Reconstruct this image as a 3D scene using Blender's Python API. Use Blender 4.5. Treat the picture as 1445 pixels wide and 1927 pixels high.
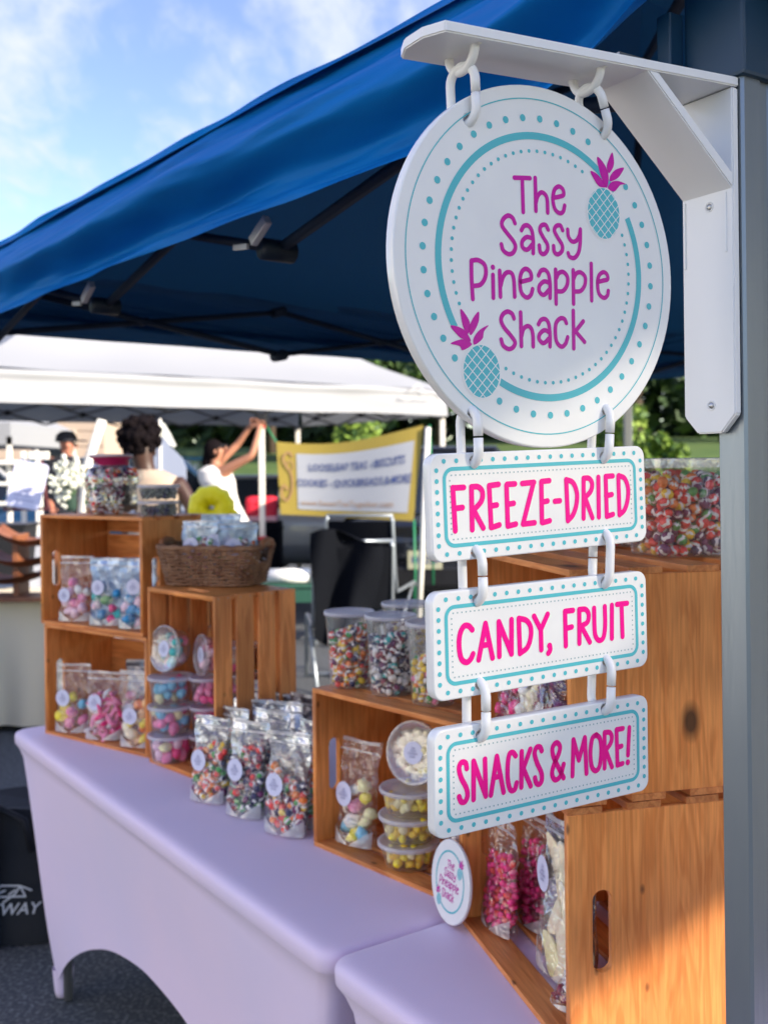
import bpy, bmesh, math, random
from math import sin, cos, pi, radians, sqrt, atan2
from mathutils import Vector, Matrix, Euler, noise as mnoise
import numpy as np

random.seed(7)
for o in list(bpy.data.objects):
    bpy.data.objects.remove(o)
SC = bpy.context.scene
COL = SC.collection

# ------------------------------------------------------------------ camera, world, sun, exposure
FPX, CX, HY, ROLL, EYE = 1950.0, 722.5, 885.0, 0.011, 1.5
cam_d = bpy.data.cameras.new('camera')
cam = bpy.data.objects.new('camera', cam_d)
COL.objects.link(cam)
cam_d.sensor_fit = 'HORIZONTAL'
cam_d.sensor_width = 36
cam_d.lens = FPX / 1445 * 36
cam_d.shift_y = -(963.5 - HY) / 1445
cam_d.clip_start, cam_d.clip_end = 0.05, 2000
rx = Vector((1, 0, -ROLL)).normalized()
ux = Vector((ROLL, 0, 1)).normalized()
cam.matrix_world = Matrix(((rx.x, ux.x, 0, 0), (rx.y, ux.y, -1, 0), (rx.z, ux.z, 0, EYE), (0, 0, 0, 1)))
cam_d.dof.use_dof = True
cam_d.dof.focus_distance = 1.04
cam_d.dof.aperture_fstop = 10.0
cam_d.dof.aperture_blades = 0
SC.camera = cam

SUN = Vector((0.80, -0.45, 0.42)).normalized()
sun_el = math.asin(SUN.z)
W = bpy.data.worlds.new('World')
SC.world = W
W.use_nodes = True
wt = W.node_tree
wt.nodes.clear()
def nd(tree, typ, **kw):
    n = tree.nodes.new(typ)
    for k, v in kw.items():
        setattr(n, k, v)
    return n
sky = nd(wt, 'ShaderNodeTexSky', sky_type='NISHITA', sun_disc=False)
sky.sun_elevation = sun_el
sky.sun_rotation = atan2(SUN.x, SUN.y)
sky.air_density, sky.dust_density, sky.ozone_density = 1.1, 0.3, 2.0
tc = nd(wt, 'ShaderNodeTexCoord')
sep = nd(wt, 'ShaderNodeSeparateXYZ')
wt.links.new(tc.outputs['Generated'], sep.inputs[0])
zz = nd(wt, 'ShaderNodeMath', operation='ADD'); zz.inputs[1].default_value = 0.22
wt.links.new(sep.outputs[2], zz.inputs[0])
zm = nd(wt, 'ShaderNodeMath', operation='MAXIMUM'); zm.inputs[1].default_value = 0.05
wt.links.new(zz.outputs[0], zm.inputs[0])
dx = nd(wt, 'ShaderNodeMath', operation='DIVIDE'); dy = nd(wt, 'ShaderNodeMath', operation='DIVIDE')
wt.links.new(sep.outputs[0], dx.inputs[0]); wt.links.new(zm.outputs[0], dx.inputs[1])
wt.links.new(sep.outputs[1], dy.inputs[0]); wt.links.new(zm.outputs[0], dy.inputs[1])
cmb = nd(wt, 'ShaderNodeCombineXYZ')
wt.links.new(dx.outputs[0], cmb.inputs[0]); wt.links.new(dy.outputs[0], cmb.inputs[1])
mp = nd(wt, 'ShaderNodeMapping'); mp.inputs['Rotation'].default_value = (0, 0, 0.5); mp.inputs['Scale'].default_value = (1.9, 1.0, 1)
mp.inputs['Location'].default_value = (5.1, 0.7, 0)
wt.links.new(cmb.outputs[0], mp.inputs[0])
n1 = nd(wt, 'ShaderNodeTexNoise'); n1.inputs['Scale'].default_value = 1.9; n1.inputs['Detail'].default_value = 12
n1.inputs['Roughness'].default_value = 0.58; n1.inputs['Distortion'].default_value = 0.25
n2 = nd(wt, 'ShaderNodeTexNoise'); n2.inputs['Scale'].default_value = 9.0; n2.inputs['Detail'].default_value = 8; n2.inputs['Distortion'].default_value = 0.6
wt.links.new(mp.outputs[0], n1.inputs[0]); wt.links.new(mp.outputs[0], n2.inputs[0])
nm = nd(wt, 'ShaderNodeMath', operation='MULTIPLY_ADD'); nm.inputs[1].default_value = 0.36
wt.links.new(n2.outputs[0], nm.inputs[0]); wt.links.new(n1.outputs[0], nm.inputs[2])
cr = nd(wt, 'ShaderNodeMapRange'); cr.inputs[1].default_value = 0.56; cr.inputs[2].default_value = 0.90
cr.inputs[3].default_value = 0.10; cr.inputs[4].default_value = 0.95; cr.interpolation_type = 'SMOOTHSTEP'
wt.links.new(nm.outputs[0], cr.inputs[0])
mixc = nd(wt, 'ShaderNodeMix', data_type='RGBA')
wt.links.new(cr.outputs[0], mixc.inputs[0]); 
hsv = nd(wt, 'ShaderNodeHueSaturation'); hsv.inputs['Saturation'].default_value = 1.20; hsv.inputs['Value'].default_value = 0.52; hsv.inputs['Hue'].default_value = 0.53
wt.links.new(sky.outputs[0], hsv.inputs['Color']); wt.links.new(hsv.outputs[0], mixc.inputs[6])
mixc.inputs[7].default_value = (1.40, 1.49, 1.64, 1)
bg = nd(wt, 'ShaderNodeBackground'); bg.inputs[1].default_value = 0.125
wt.links.new(mixc.outputs[2], bg.inputs[0])
wo = nd(wt, 'ShaderNodeOutputWorld'); wt.links.new(bg.outputs[0], wo.inputs[0])

sd = bpy.data.lights.new('sun', 'SUN'); so = bpy.data.objects.new('sun', sd); COL.objects.link(so)
sd.energy, sd.angle, sd.color = 2.1, radians(1.0), (1.0, 0.88, 0.72)
so.rotation_euler = (-SUN).to_track_quat('-Z', 'Y').to_euler()
SC.view_settings.view_transform = 'Standard'
SC.view_settings.look = 'None'
SC.view_settings.exposure = 2.40
SC.view_settings.gamma = 1.0
SC.view_settings.use_curve_mapping = False
SC.cycles.use_denoising = True
SC.cycles.max_bounces = 10
SC.cycles.transparent_max_bounces = 24
SC.cycles.caustics_reflective = False
SC.cycles.caustics_refractive = False
SC.cycles.sample_clamp_indirect = 8

# ------------------------------------------------------------------ measuring helpers
def uv(px, py):
    u, v = px - CX, py - HY
    return u - ROLL * v, v + ROLL * u
def at(px, py, Y):                     # the point seen at a photo pixel, Y metres ahead
    u, v = uv(px, py)
    return Vector((u * Y / FPX, Y, EYE - v * Y / FPX))
def onz(px, py, z):                    # the point seen at a photo pixel on the level z
    u, v = uv(px, py)
    return at(px, py, FPX * (EYE - z) / v)

# ------------------------------------------------------------------ materials
MATS = {}
def mat(name, col, rough=0.5, metal=0.0, col2=None, nscale=5.0, nmix=(0.35, 0.65), bump=0.0, bscale=40.0, spec=0.5,
        stretch=None, trans=0.0, coat=0.0, sheen=0.0, detail=4.0, alpha=1.0, sss=0.0):
    m = bpy.data.materials.new(name); m.use_nodes = True
    t = m.node_tree; b = t.nodes['Principled BSDF']
    b.inputs['Base Color'].default_value = (*col, 1)
    b.inputs['Roughness'].default_value = rough
    b.inputs['Metallic'].default_value = metal
    b.inputs['Specular IOR Level'].default_value = spec
    b.inputs['Coat Weight'].default_value = coat
    b.inputs['Sheen Weight'].default_value = sheen
    b.inputs['Alpha'].default_value = alpha
    b.inputs['Subsurface Weight'].default_value = sss
    b.inputs['Subsurface Scale'].default_value = 0.01
    if col2 or bump:
        c = nd(t, 'ShaderNodeTexCoord'); mpp = nd(t, 'ShaderNodeMapping')
        t.links.new(c.outputs['Object'], mpp.inputs[0])
        if stretch: mpp.inputs['Scale'].default_value = stretch
    if col2:
        n = nd(t, 'ShaderNodeTexNoise'); n.inputs['Scale'].default_value = nscale; n.inputs['Detail'].default_value = detail
        t.links.new(mpp.outputs[0], n.inputs[0])
        r = nd(t, 'ShaderNodeMapRange'); r.inputs[1].default_value, r.inputs[2].default_value = nmix
        t.links.new(n.outputs[0], r.inputs[0])
        x = nd(t, 'ShaderNodeMix', data_type='RGBA')
        x.inputs[6].default_value = (*col, 1); x.inputs[7].default_value = (*col2, 1)
        t.links.new(r.outputs[0], x.inputs[0]); t.links.new(x.outputs[2], b.inputs['Base Color'])
    if bump:
        n = nd(t, 'ShaderNodeTexNoise'); n.inputs['Scale'].default_value = bscale; n.inputs['Detail'].default_value = 4
        t.links.new(mpp.outputs[0], n.inputs[0])
        k = nd(t, 'ShaderNodeBump'); k.inputs['Strength'].default_value = bump; k.inputs['Distance'].default_value = 0.01
        t.links.new(n.outputs[0], k.inputs['Height']); t.links.new(k.outputs[0], b.inputs['Normal'])
    if trans:                           # thin fabric: some light comes through
        o = t.nodes['Material Output']; tr = nd(t, 'ShaderNodeBsdfTranslucent'); tr.inputs[0].default_value = (*col, 1)
        mx = nd(t, 'ShaderNodeMixShader'); mx.inputs[0].default_value = trans
        t.links.new(b.outputs[0], mx.inputs[1]); t.links.new(tr.outputs[0], mx.inputs[2]); t.links.new(mx.outputs[0], o.inputs[0])
    MATS[name] = m
    return m

def film(name, tint=(1, 1, 1), gloss=0.16, rough=0.18, milk=0.0, bump=0.4, bscale=35, milkcol=(0.85, 0.86, 0.9), stretch=(1, 1, 1)):
    """clear plastic or glass: mostly transparent with gloss and, where milky, some diffuse"""
    m = bpy.data.materials.new(name); m.use_nodes = True
    t = m.node_tree; t.nodes.remove(t.nodes['Principled BSDF']); o = t.nodes['Material Output']
    tr = nd(t, 'ShaderNodeBsdfTransparent'); tr.inputs[0].default_value = (*tint, 1)
    gl = nd(t, 'ShaderNodeBsdfGlossy'); gl.inputs['Roughness'].default_value = rough; gl.inputs[0].default_value = (1, 1, 1, 1)
    lw = nd(t, 'ShaderNodeLayerWeight'); lw.inputs[0].default_value = 0.3
    mr = nd(t, 'ShaderNodeMapRange'); mr.inputs[3].default_value = gloss; mr.inputs[4].default_value = min(1, gloss * 3 + 0.25)
    t.links.new(lw.outputs['Facing'], mr.inputs[0])
    a = nd(t, 'ShaderNodeMixShader'); t.links.new(mr.outputs[0], a.inputs[0]); t.links.new(tr.outputs[0], a.inputs[1]); t.links.new(gl.outputs[0], a.inputs[2])
    last = a
    if milk:
        d = nd(t, 'ShaderNodeBsdfDiffuse'); d.inputs[0].default_value = (*milkcol, 1)
        e = nd(t, 'ShaderNodeBsdfTranslucent'); e.inputs[0].default_value = (*milkcol, 1)
        f = nd(t, 'ShaderNodeMixShader'); f.inputs[0].default_value = 0.4
        t.links.new(d.outputs[0], f.inputs[1]); t.links.new(e.outputs[0], f.inputs[2])
        g = nd(t, 'ShaderNodeMixShader'); g.inputs[0].default_value = milk
        t.links.new(a.outputs[0], g.inputs[1]); t.links.new(f.outputs[0], g.inputs[2]); last = g
    t.links.new(last.outputs[0], o.inputs[0])
    if bump:
        c = nd(t, 'ShaderNodeTexCoord'); mpp = nd(t, 'ShaderNodeMapping'); mpp.inputs['Scale'].default_value = stretch
        n = nd(t, 'ShaderNodeTexNoise'); n.inputs['Scale'].default_value = bscale; n.inputs['Distortion'].default_value = 1.2
        oi = nd(t, 'ShaderNodeObjectInfo'); ad = nd(t, 'ShaderNodeVectorMath', operation='ADD')
        t.links.new(c.outputs['Object'], mpp.inputs[0]); t.links.new(mpp.outputs[0], ad.inputs[0])
        t.links.new(oi.outputs['Random'], ad.inputs[1]); t.links.new(ad.outputs[0], n.inputs[0])
        k = nd(t, 'ShaderNodeBump'); k.inputs['Strength'].default_value = bump; k.inputs['Distance'].default_value = 0.02
        t.links.new(n.outputs[0], k.inputs['Height']); t.links.new(k.outputs[0], gl.inputs['Normal'])
    MATS[name] = m
    return m

def _ax(t, ax): return t if ax == 0 else (t[1], t[0], t[2])
def wood(name, c1, c2, cdark, knots=True, rough=0.45, ax=0):
    m = bpy.data.materials.new(name); m.use_nodes = True
    t = m.node_tree; b = t.nodes['Principled BSDF']; L = t.links.new
    c = nd(t, 'ShaderNodeTexCoord'); oi = nd(t, 'ShaderNodeObjectInfo')
    mul = nd(t, 'ShaderNodeVectorMath', operation='SCALE'); mul.inputs['Scale'].default_value = 7.0
    cc = nd(t, 'ShaderNodeCombineXYZ'); L(oi.outputs['Random'], cc.inputs[0]); L(oi.outputs['Random'], cc.inputs[1]); L(oi.outputs['Random'], cc.inputs[2])
    L(cc.outputs[0], mul.inputs[0])
    ad = nd(t, 'ShaderNodeVectorMath', operation='ADD'); L(c.outputs['Object'], ad.inputs[0]); L(mul.outputs[0], ad.inputs[1])
    mp1 = nd(t, 'ShaderNodeMapping'); mp1.inputs['Scale'].default_value = _ax((1.6, 14, 14), ax); L(ad.outputs[0], mp1.inputs[0])
    n = nd(t, 'ShaderNodeTexNoise'); n.inputs['Scale'].default_value = 2.2; n.inputs['Detail'].default_value = 3; n.inputs['Distortion'].default_value = 1.1
    L(mp1.outputs[0], n.inputs[0])
    wv = nd(t, 'ShaderNodeMath', operation='MULTIPLY'); wv.inputs[1].default_value = 24.0; L(n.outputs[0], wv.inputs[0])
    sn = nd(t, 'ShaderNodeMath', operation='SINE'); L(wv.outputs[0], sn.inputs[0])
    r1 = nd(t, 'ShaderNodeMapRange'); r1.inputs[1].default_value, r1.inputs[2].default_value = -0.6, 1.2; L(sn.outputs[0], r1.inputs[0])
    x1 = nd(t, 'ShaderNodeMix', data_type='RGBA'); x1.inputs[6].default_value = (*c1, 1); x1.inputs[7].default_value = (*c2, 1)
    L(r1.outputs[0], x1.inputs[0])
    mp2 = nd(t, 'ShaderNodeMapping'); mp2.inputs['Scale'].default_value = _ax((6, 160, 160), ax); L(ad.outputs[0], mp2.inputs[0])
    n2 = nd(t, 'ShaderNodeTexNoise'); n2.inputs['Scale'].default_value = 2; n2.inputs['Detail'].default_value = 2; L(mp2.outputs[0], n2.inputs[0])
    r2 = nd(t, 'ShaderNodeMapRange'); r2.inputs[1].default_value, r2.inputs[2].default_value = 0.3, 0.8
    r2.inputs[3].default_value, r2.inputs[4].default_value = 0.0, 0.45; L(n2.outputs[0], r2.inputs[0])
    x2 = nd(t, 'ShaderNodeMix', data_type='RGBA'); x2.inputs[7].default_value = (*cdark, 1); L(r2.outputs[0], x2.inputs[0]); L(x1.outputs[2], x2.inputs[6])
    out = x2.outputs[2]
    if knots:
        mp5 = nd(t, 'ShaderNodeMapping'); mp5.inputs['Scale'].default_value = _ax((9, 17, 17), ax); L(ad.outputs[0], mp5.inputs[0])
        v5 = nd(t, 'ShaderNodeTexVoronoi'); v5.inputs['Scale'].default_value = 1.0; L(mp5.outputs[0], v5.inputs[0])
        r5 = nd(t, 'ShaderNodeMapRange'); r5.inputs[1].default_value, r5.inputs[2].default_value = 0.04, 0.085
        r5.inputs[3].default_value, r5.inputs[4].default_value = 0.75, 0.0; L(v5.outputs['Distance'], r5.inputs[0])
        x5 = nd(t, 'ShaderNodeMix', data_type='RGBA'); x5.inputs[7].default_value = (0.06, 0.022, 0.008, 1)
        L(r5.outputs[0], x5.inputs[0]); L(out, x5.inputs[6]); out = x5.outputs[2]
        mp3 = nd(t, 'ShaderNodeMapping'); mp3.inputs['Scale'].default_value = _ax((4.2, 7.5, 7.5), ax); L(ad.outputs[0], mp3.inputs[0])
        v = nd(t, 'ShaderNodeTexVoronoi'); v.inputs['Scale'].default_value = 1.0; L(mp3.outputs[0], v.inputs[0])
        r3 = nd(t, 'ShaderNodeMapRange'); r3.inputs[1].default_value, r3.inputs[2].default_value = 0.05, 0.13
        r3.inputs[3].default_value, r3.inputs[4].default_value = 0.9, 0.0; L(v.outputs['Distance'], r3.inputs[0])
        x3 = nd(t, 'ShaderNodeMix', data_type='RGBA'); x3.inputs[7].default_value = (0.035, 0.014, 0.006, 1)
        L(r3.outputs[0], x3.inputs[0]); L(out, x3.inputs[6]); out = x3.outputs[2]
    mp4 = nd(t, 'ShaderNodeMapping'); mp4.inputs['Scale'].default_value = (2.5, 4, 4); L(ad.outputs[0], mp4.inputs[0])
    n4 = nd(t, 'ShaderNodeTexNoise'); n4.inputs['Scale'].default_value = 1.3; L(mp4.outputs[0], n4.inputs[0])
    hs = nd(t, 'ShaderNodeHueSaturation'); r4 = nd(t, 'ShaderNodeMapRange'); r4.inputs[1].default_value, r4.inputs[2].default_value = 0.3, 0.7
    r4.inputs[3].default_value, r4.inputs[4].default_value = 0.70, 1.25; L(n4.outputs[0], r4.inputs[0]); L(r4.outputs[0], hs.inputs['Value'])
    L(out, hs.inputs['Color']); L(hs.outputs[0], b.inputs['Base Color'])
    b.inputs['Roughness'].default_value = rough; b.inputs['Specular IOR Level'].default_value = 0.3
    k = nd(t, 'ShaderNodeBump'); k.inputs['Strength'].default_value = 0.12; k.inputs['Distance'].default_value = 0.002
    L(n2.outputs[0], k.inputs['Height']); L(k.outputs[0], b.inputs['Normal'])
    MATS[name] = m
    return m

WHITE = mat('white_plastic', (0.84, 0.84, 0.83), 0.30, spec=0.5)
PLATE = mat('sign_plate', (0.85, 0.85, 0.83), 0.16, spec=0.6, col2=(0.81, 0.81, 0.80), nscale=14, bump=0.02, bscale=60)
TEAL = mat('teal_vinyl', (0.10, 0.50, 0.56), 0.22, spec=.35)
TEALG = mat('grey_teal_vinyl', (0.27, 0.42, 0.44), 0.25)
MAG = mat('magenta_vinyl', (0.60, 0.008, 0.36), 0.25, spec=0.3)
PINK = mat('pink_vinyl', (0.90, 0.004, 0.28), 0.25, spec=0.3)
STEEL = mat('galvanised_metal', (0.33, 0.35, 0.36), 0.42, 0.85, (0.24, 0.26, 0.27), 9, stretch=(1, 1, 0.15), bump=0.03, bscale=120)
SCREW = mat('screw_metal', (0.5, 0.5, 0.5), 0.3, 1.0)
NAVYP = mat('navy_plastic', (0.004, 0.035, 0.075), 0.42)
CLIPD = mat('dark_clip_plastic', (0.006, 0.012, 0.025), 0.5, spec=.2)
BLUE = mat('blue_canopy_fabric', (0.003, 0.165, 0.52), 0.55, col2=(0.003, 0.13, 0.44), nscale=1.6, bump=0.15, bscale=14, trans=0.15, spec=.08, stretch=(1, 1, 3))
BLUE_SHADE = mat('blue_canopy_fabric_shaded', (0.006, 0.08, 0.22), 0.7, bump=0.2, bscale=8, trans=0.03)  # same fabric with the shade of the far sides put into its colour
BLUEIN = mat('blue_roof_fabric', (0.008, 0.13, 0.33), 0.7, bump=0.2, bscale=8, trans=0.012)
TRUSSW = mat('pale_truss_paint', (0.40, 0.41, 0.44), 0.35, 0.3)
TRUSS_SHADE = mat('shaded_truss_paint', (0.012, 0.022, 0.045), 0.6, spec=.2)  # pale bars painted dark to stand for the shade under the roof
WTENT = mat('white_tent_fabric', (0.37, 0.385, 0.41), 0.8, bump=0.3, bscale=2.2, trans=0.22)
CLOTH = mat('lavender_stretch_cloth', (0.76, 0.645, 0.84), 0.8, bump=0.10, bscale=7, sheen=0.2, col2=(0.84, 0.67, 0.84), nscale=1.8)
PINE = wood('pine_wood', (0.80, 0.31, 0.095), (0.60, 0.19, 0.05), (0.30, 0.09, 0.03))
PINEE = wood('pine_panel_wood', (0.90, 0.345, 0.092), (0.74, 0.245, 0.056), (0.30, 0.09, 0.025), ax=1)
FILM = film('clear_bag_film', gloss=0.05, rough=0.14, bump=1.0, bscale=26, milk=0.035)
FOIL = mat('silver_bag_foil', (0.62, 0.64, 0.68), 0.26, 0.9, bump=1.0, bscale=30)
FOILD = mat('dark_bag_foil', (0.20, 0.20, 0.23), 0.3, 0.8, bump=1.0, bscale=30)
TUBP = film('clear_tub_plastic', gloss=0.05, rough=0.3, milk=0.06, bump=0.15, bscale=20)
LIDP = film('translucent_lid_plastic', gloss=0.10, rough=0.35, milk=0.62, bump=0.1, milkcol=(0.86, 0.85, 0.93))
LIDC = film('clear_lid_plastic', gloss=0.16, rough=0.2, milk=0.22, bump=0.2)
GLASS = film('jar_glass', gloss=0.14, rough=0.06, milk=0.0, bump=0.35, bscale=12)
STICK = mat('sticker_paper', (0.66, 0.67, 0.84), 0.5)
INK = mat('sticker_ink', (0.25, 0.25, 0.42), 0.5)
GUSS = film('bag_gusset_film', gloss=0.25, rough=0.3, milk=0.45, bump=0.3)
CANDY = {k: mat('candy_' + k, v, 0.35, col2=tuple(min(1, c * 1.25 + 0.02) for c in v), nscale=90) for k, v in dict(
    white=(0.80, 0.76, 0.72), red=(0.75, 0.05, 0.04), orange=(0.85, 0.22, 0.04), yellow=(0.88, 0.56, 0.03), green=(0.06, 0.32, 0.07),
    purple=(0.14, 0.015, 0.09), navy=(0.03, 0.03, 0.09), hotpink=(0.85, 0.03, 0.20), pink=(0.82, 0.22, 0.38), palepink=(0.80, 0.52, 0.60),
    teal=(0.02, 0.38, 0.36), blue=(0.02, 0.26, 0.52), skyblue=(0.18, 0.50, 0.66), cream=(0.90, 0.73, 0.50), peach=(0.88, 0.48, 0.22),
    lemon=(0.90, 0.68, 0.04), darkred=(0.22, 0.012, 0.03), olive=(0.16, 0.18, 0.16), paleyellow=(0.88, 0.76, 0.40)).items()}

# ------------------------------------------------------------------ mesh builder
class MB:
    def __init__(s):
        s.v, s.f, s.m, s.sm = [], [], [], []
    def add(s, vs, fs, mi=0, smooth=False, M=None):
        n = len(s.v)
        if M is not None: vs = [M @ Vector(p) for p in vs]
        s.v += [tuple(p) for p in vs]
        for f in fs:
            s.f.append(tuple(n + i for i in f)); s.m.append(mi); s.sm.append(smooth)
        return s
    def box(s, c, d, mi=0, M=None, bev=0.0):
        x, y, z = d[0] / 2, d[1] / 2, d[2] / 2
        if not bev:
            vs = [(c[0] + i * x, c[1] + j * y, c[2] + k * z) for i in (-1, 1) for j in (-1, 1) for k in (-1, 1)]
            return s.add(vs, [(0, 1, 3, 2), (4, 6, 7, 5), (0, 4, 5, 1), (2, 3, 7, 6), (0, 2, 6, 4), (1, 5, 7, 3)], mi, False, M)
        bm = bmesh.new(); bmesh.ops.create_cube(bm, size=1)
        for v in bm.verts: v.co = Vector((v.co.x * d[0], v.co.y * d[1], v.co.z * d[2]))
        bmesh.ops.bevel(bm, geom=bm.edges[:], offset=bev, segments=2, affect='EDGES', profile=0.6)
        bm.verts.index_update()
        vs = [v.co + Vector(c) for v in bm.verts]; fs = [[v.index for v in f.verts] for f in bm.faces]; bm.free()
        return s.add(vs, fs, mi, False, M)
    def tube(s, path, r, n=8, mi=0, closed=False, M=None, cap=True):
        P = [Vector(p) for p in path]; k = len(P); rr = r if isinstance(r, (list, tuple)) else [r] * k
        vs, fs = [], []; up = None
        for i in range(k):
            if closed: t = P[(i + 1) % k] - P[i - 1]
            else: t = P[min(i + 1, k - 1)] - P[max(i - 1, 0)]
            t.normalize()
            if up is None:
                up = Vector((0, 0, 1)) if abs(t.z) < 0.9 else Vector((1, 0, 0))
            a = t.cross(up).normalized(); b = a.cross(t).normalized(); up = b
            for j in range(n):
                q = 2 * pi * j / n
                vs.append(P[i] + (a * cos(q) + b * sin(q)) * rr[i])
        for i in range(k if closed else k - 1):
            for j in range(n):
                i2 = (i + 1) % k
                fs.append((i * n + j, i * n + (j + 1) % n, i2 * n + (j + 1) % n, i2 * n + j))
        if not closed and cap:
            fs.append(tuple(range(n))[::-1]); fs.append(tuple((k - 1) * n + j for j in range(n)))
        return s.add(vs, fs, mi, True, M)
    def lathe(s, prof, n=28, mi=0, M=None, ang=2 * pi, smooth=True):
        vs, fs = [], []
        full = abs(ang - 2 * pi) < 1e-6; cols = n if full else n + 1
        for r, z in prof:
            for j in range(cols):
                q = ang * j / n
                vs.append((r * cos(q), r * sin(q), z))
        for i in range(len(prof) - 1):
            for j in range(n):
                j2 = (j + 1) % cols
                fs.append((i * cols + j, i * cols + j2, (i + 1) * cols + j2, (i + 1) * cols + j))
        return s.add(vs, fs, mi, smooth, M)
    def disc(s, c, r, z, n=24, mi=0, M=None, ry=None, rot=0):
        ry = ry or r; cr_, sr_ = cos(rot), sin(rot)
        vs = []
        for j in range(n):
            q = 2 * pi * j / n; x, y = r * cos(q), ry * sin(q)
            vs.append((c[0] + x * cr_ - y * sr_, c[1] + x * sr_ + y * cr_, z))
        return s.add(vs, [tuple(range(n))], mi, False, M)
    def grid(s, fn, nu, nv, mi=0, smooth=True, M=None):
        vs = [fn(i / nu, j / nv) for j in range(nv + 1) for i in range(nu + 1)]
        fs = [(j * (nu + 1) + i, j * (nu + 1) + i + 1, (j + 1) * (nu + 1) + i + 1, (j + 1) * (nu + 1) + i) for j in range(nv) for i in range(nu)]
        return s.add(vs, fs, mi, smooth, M)
    def prism(s, pts, z0, z1, mi=0, M=None):
        n = len(pts)
        vs = [(p[0], p[1], z0) for p in pts] + [(p[0], p[1], z1) for p in pts]
        fs = [tuple(range(n))[::-1], tuple(range(n, 2 * n))] + [(i, (i + 1) % n, n + (i + 1) % n, n + i) for i in range(n)]
        return s.add(vs, fs, mi, False, M)
    def mesh(s, name, mats):
        me = bpy.data.meshes.new(name)
        me.from_pydata(s.v, [], s.f)
        for m in (mats if isinstance(mats, (list, tuple)) else [mats]): me.materials.append(m)
        me.polygons.foreach_set('material_index', s.m)
        me.polygons.foreach_set('use_smooth', s.sm)
        me.update()
        return me
    def build(s, name, mats, parent=None, **kw):
        return link(name, s.mesh(name, mats), parent, **kw)

def link(name, me, parent=None, kind=None, label=None, M=None):
    o = bpy.data.objects.new(name, me); COL.objects.link(o)
    if parent: o.parent = parent
    if M is not None: o.matrix_basis = M
    if kind: o['kind'] = kind
    if label: o['label'] = label
    return o
def tag(o, label, cat, group=None):
    o['label'] = label; o['category'] = cat
    if group: o['group'] = group
    return o
def thing(name, label, cat, M=None, group=None):
    o = bpy.data.objects.new(name, None); COL.objects.link(o); o.empty_display_size = 0.05
    if M is not None: o.matrix_world = M if isinstance(M, Matrix) else Matrix.Translation(M)
    return tag(o, label, cat, group)
def kids(o): return [c for c in bpy.data.objects if c.parent == o]
def copy_tree(o, M=None, label=None, group=None, mats=None):
    c = o.copy(); COL.objects.link(c)
    if M is not None: c.matrix_world = M
    if label: c['label'] = label
    if group: c['group'] = group
    for ch in kids(o):
        d = ch.copy(); COL.objects.link(d); d.parent = c
        for g in kids(ch):
            e = g.copy(); COL.objects.link(e); e.parent = d
    return c
def frame(o, x, y, z):
    x, y, z = Vector(x), Vector(y), Vector(z)
    return Matrix(((x.x, y.x, z.x, o[0]), (x.y, y.y, z.y, o[1]), (x.z, y.z, z.z, o[2]), (0, 0, 0, 1)))
def rotz(p, a): return Matrix.Translation(Vector(p)) @ Matrix.Rotation(a, 4, 'Z')
def plate_mesh(name, outline, holes, th, bev, mats):
    """a flat plate with real holes, rounded edges; lies in local xy, centred on z"""
    cu = bpy.data.curves.new(name, 'CURVE'); cu.dimensions = '2D'; cu.fill_mode = 'BOTH'
    for pts in [outline] + holes:
        sp = cu.splines.new('POLY'); sp.points.add(len(pts) - 1); sp.use_cyclic_u = True
        for i, p in enumerate(pts): sp.points[i].co = (p[0], p[1], 0, 1)
    cu.extrude = th / 2 - bev; cu.bevel_depth = bev; cu.bevel_resolution = 1; cu.offset = -bev
    ob = bpy.data.objects.new('tmp', cu); COL.objects.link(ob)
    dg = bpy.context.evaluated_depsgraph_get(); dg.update()
    me = bpy.data.meshes.new_from_object(ob.evaluated_get(dg))
    bpy.data.objects.remove(ob); bpy.data.curves.remove(cu)
    me.name = name; me.materials.clear()
    for m in (mats if isinstance(mats, (list, tuple)) else [mats]): me.materials.append(m)
    return me
def rrect(w, h, r, n=6, cx=0, cy=0):
    P = []
    for sx, sy, a0 in ((1, 1, 0), (-1, 1, pi / 2), (-1, -1, pi), (1, -1, 1.5 * pi)):
        for i in range(n + 1):
            q = a0 + pi / 2 * i / n
            P.append((cx + sx * (w / 2 - r) + r * cos(q), cy + sy * (h / 2 - r) + r * sin(q)))
    return P
def circ(cx, cy, r, n=20): return [(cx + r * cos(2 * pi * i / n), cy + r * sin(2 * pi * i / n)) for i in range(n)]
def spline(P, closed=False, k=6):
    if len(P) < 3: return [Vector(p).to_3d() for p in P]
    P = [Vector(p).to_3d() for p in P]; out = []; n = len(P)
    for i in range(n if closed else n - 1):
        p1, p2 = P[i], P[(i + 1) % n]
        p0 = P[i - 1] if (closed or i) else p1 * 2 - p2
        p3 = P[(i + 2) % n] if (closed or i + 2 < n) else p2 * 2 - p1
        for j in range(k):
            t = j / k
            out.append(0.5 * ((2 * p1) + (p2 - p0) * t + (2 * p0 - 5 * p1 + 4 * p2 - p3) * t * t + (3 * p1 - p0 - 3 * p2 + p3) * t ** 3))
    if not closed: out.append(P[-1])
    return out
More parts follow.
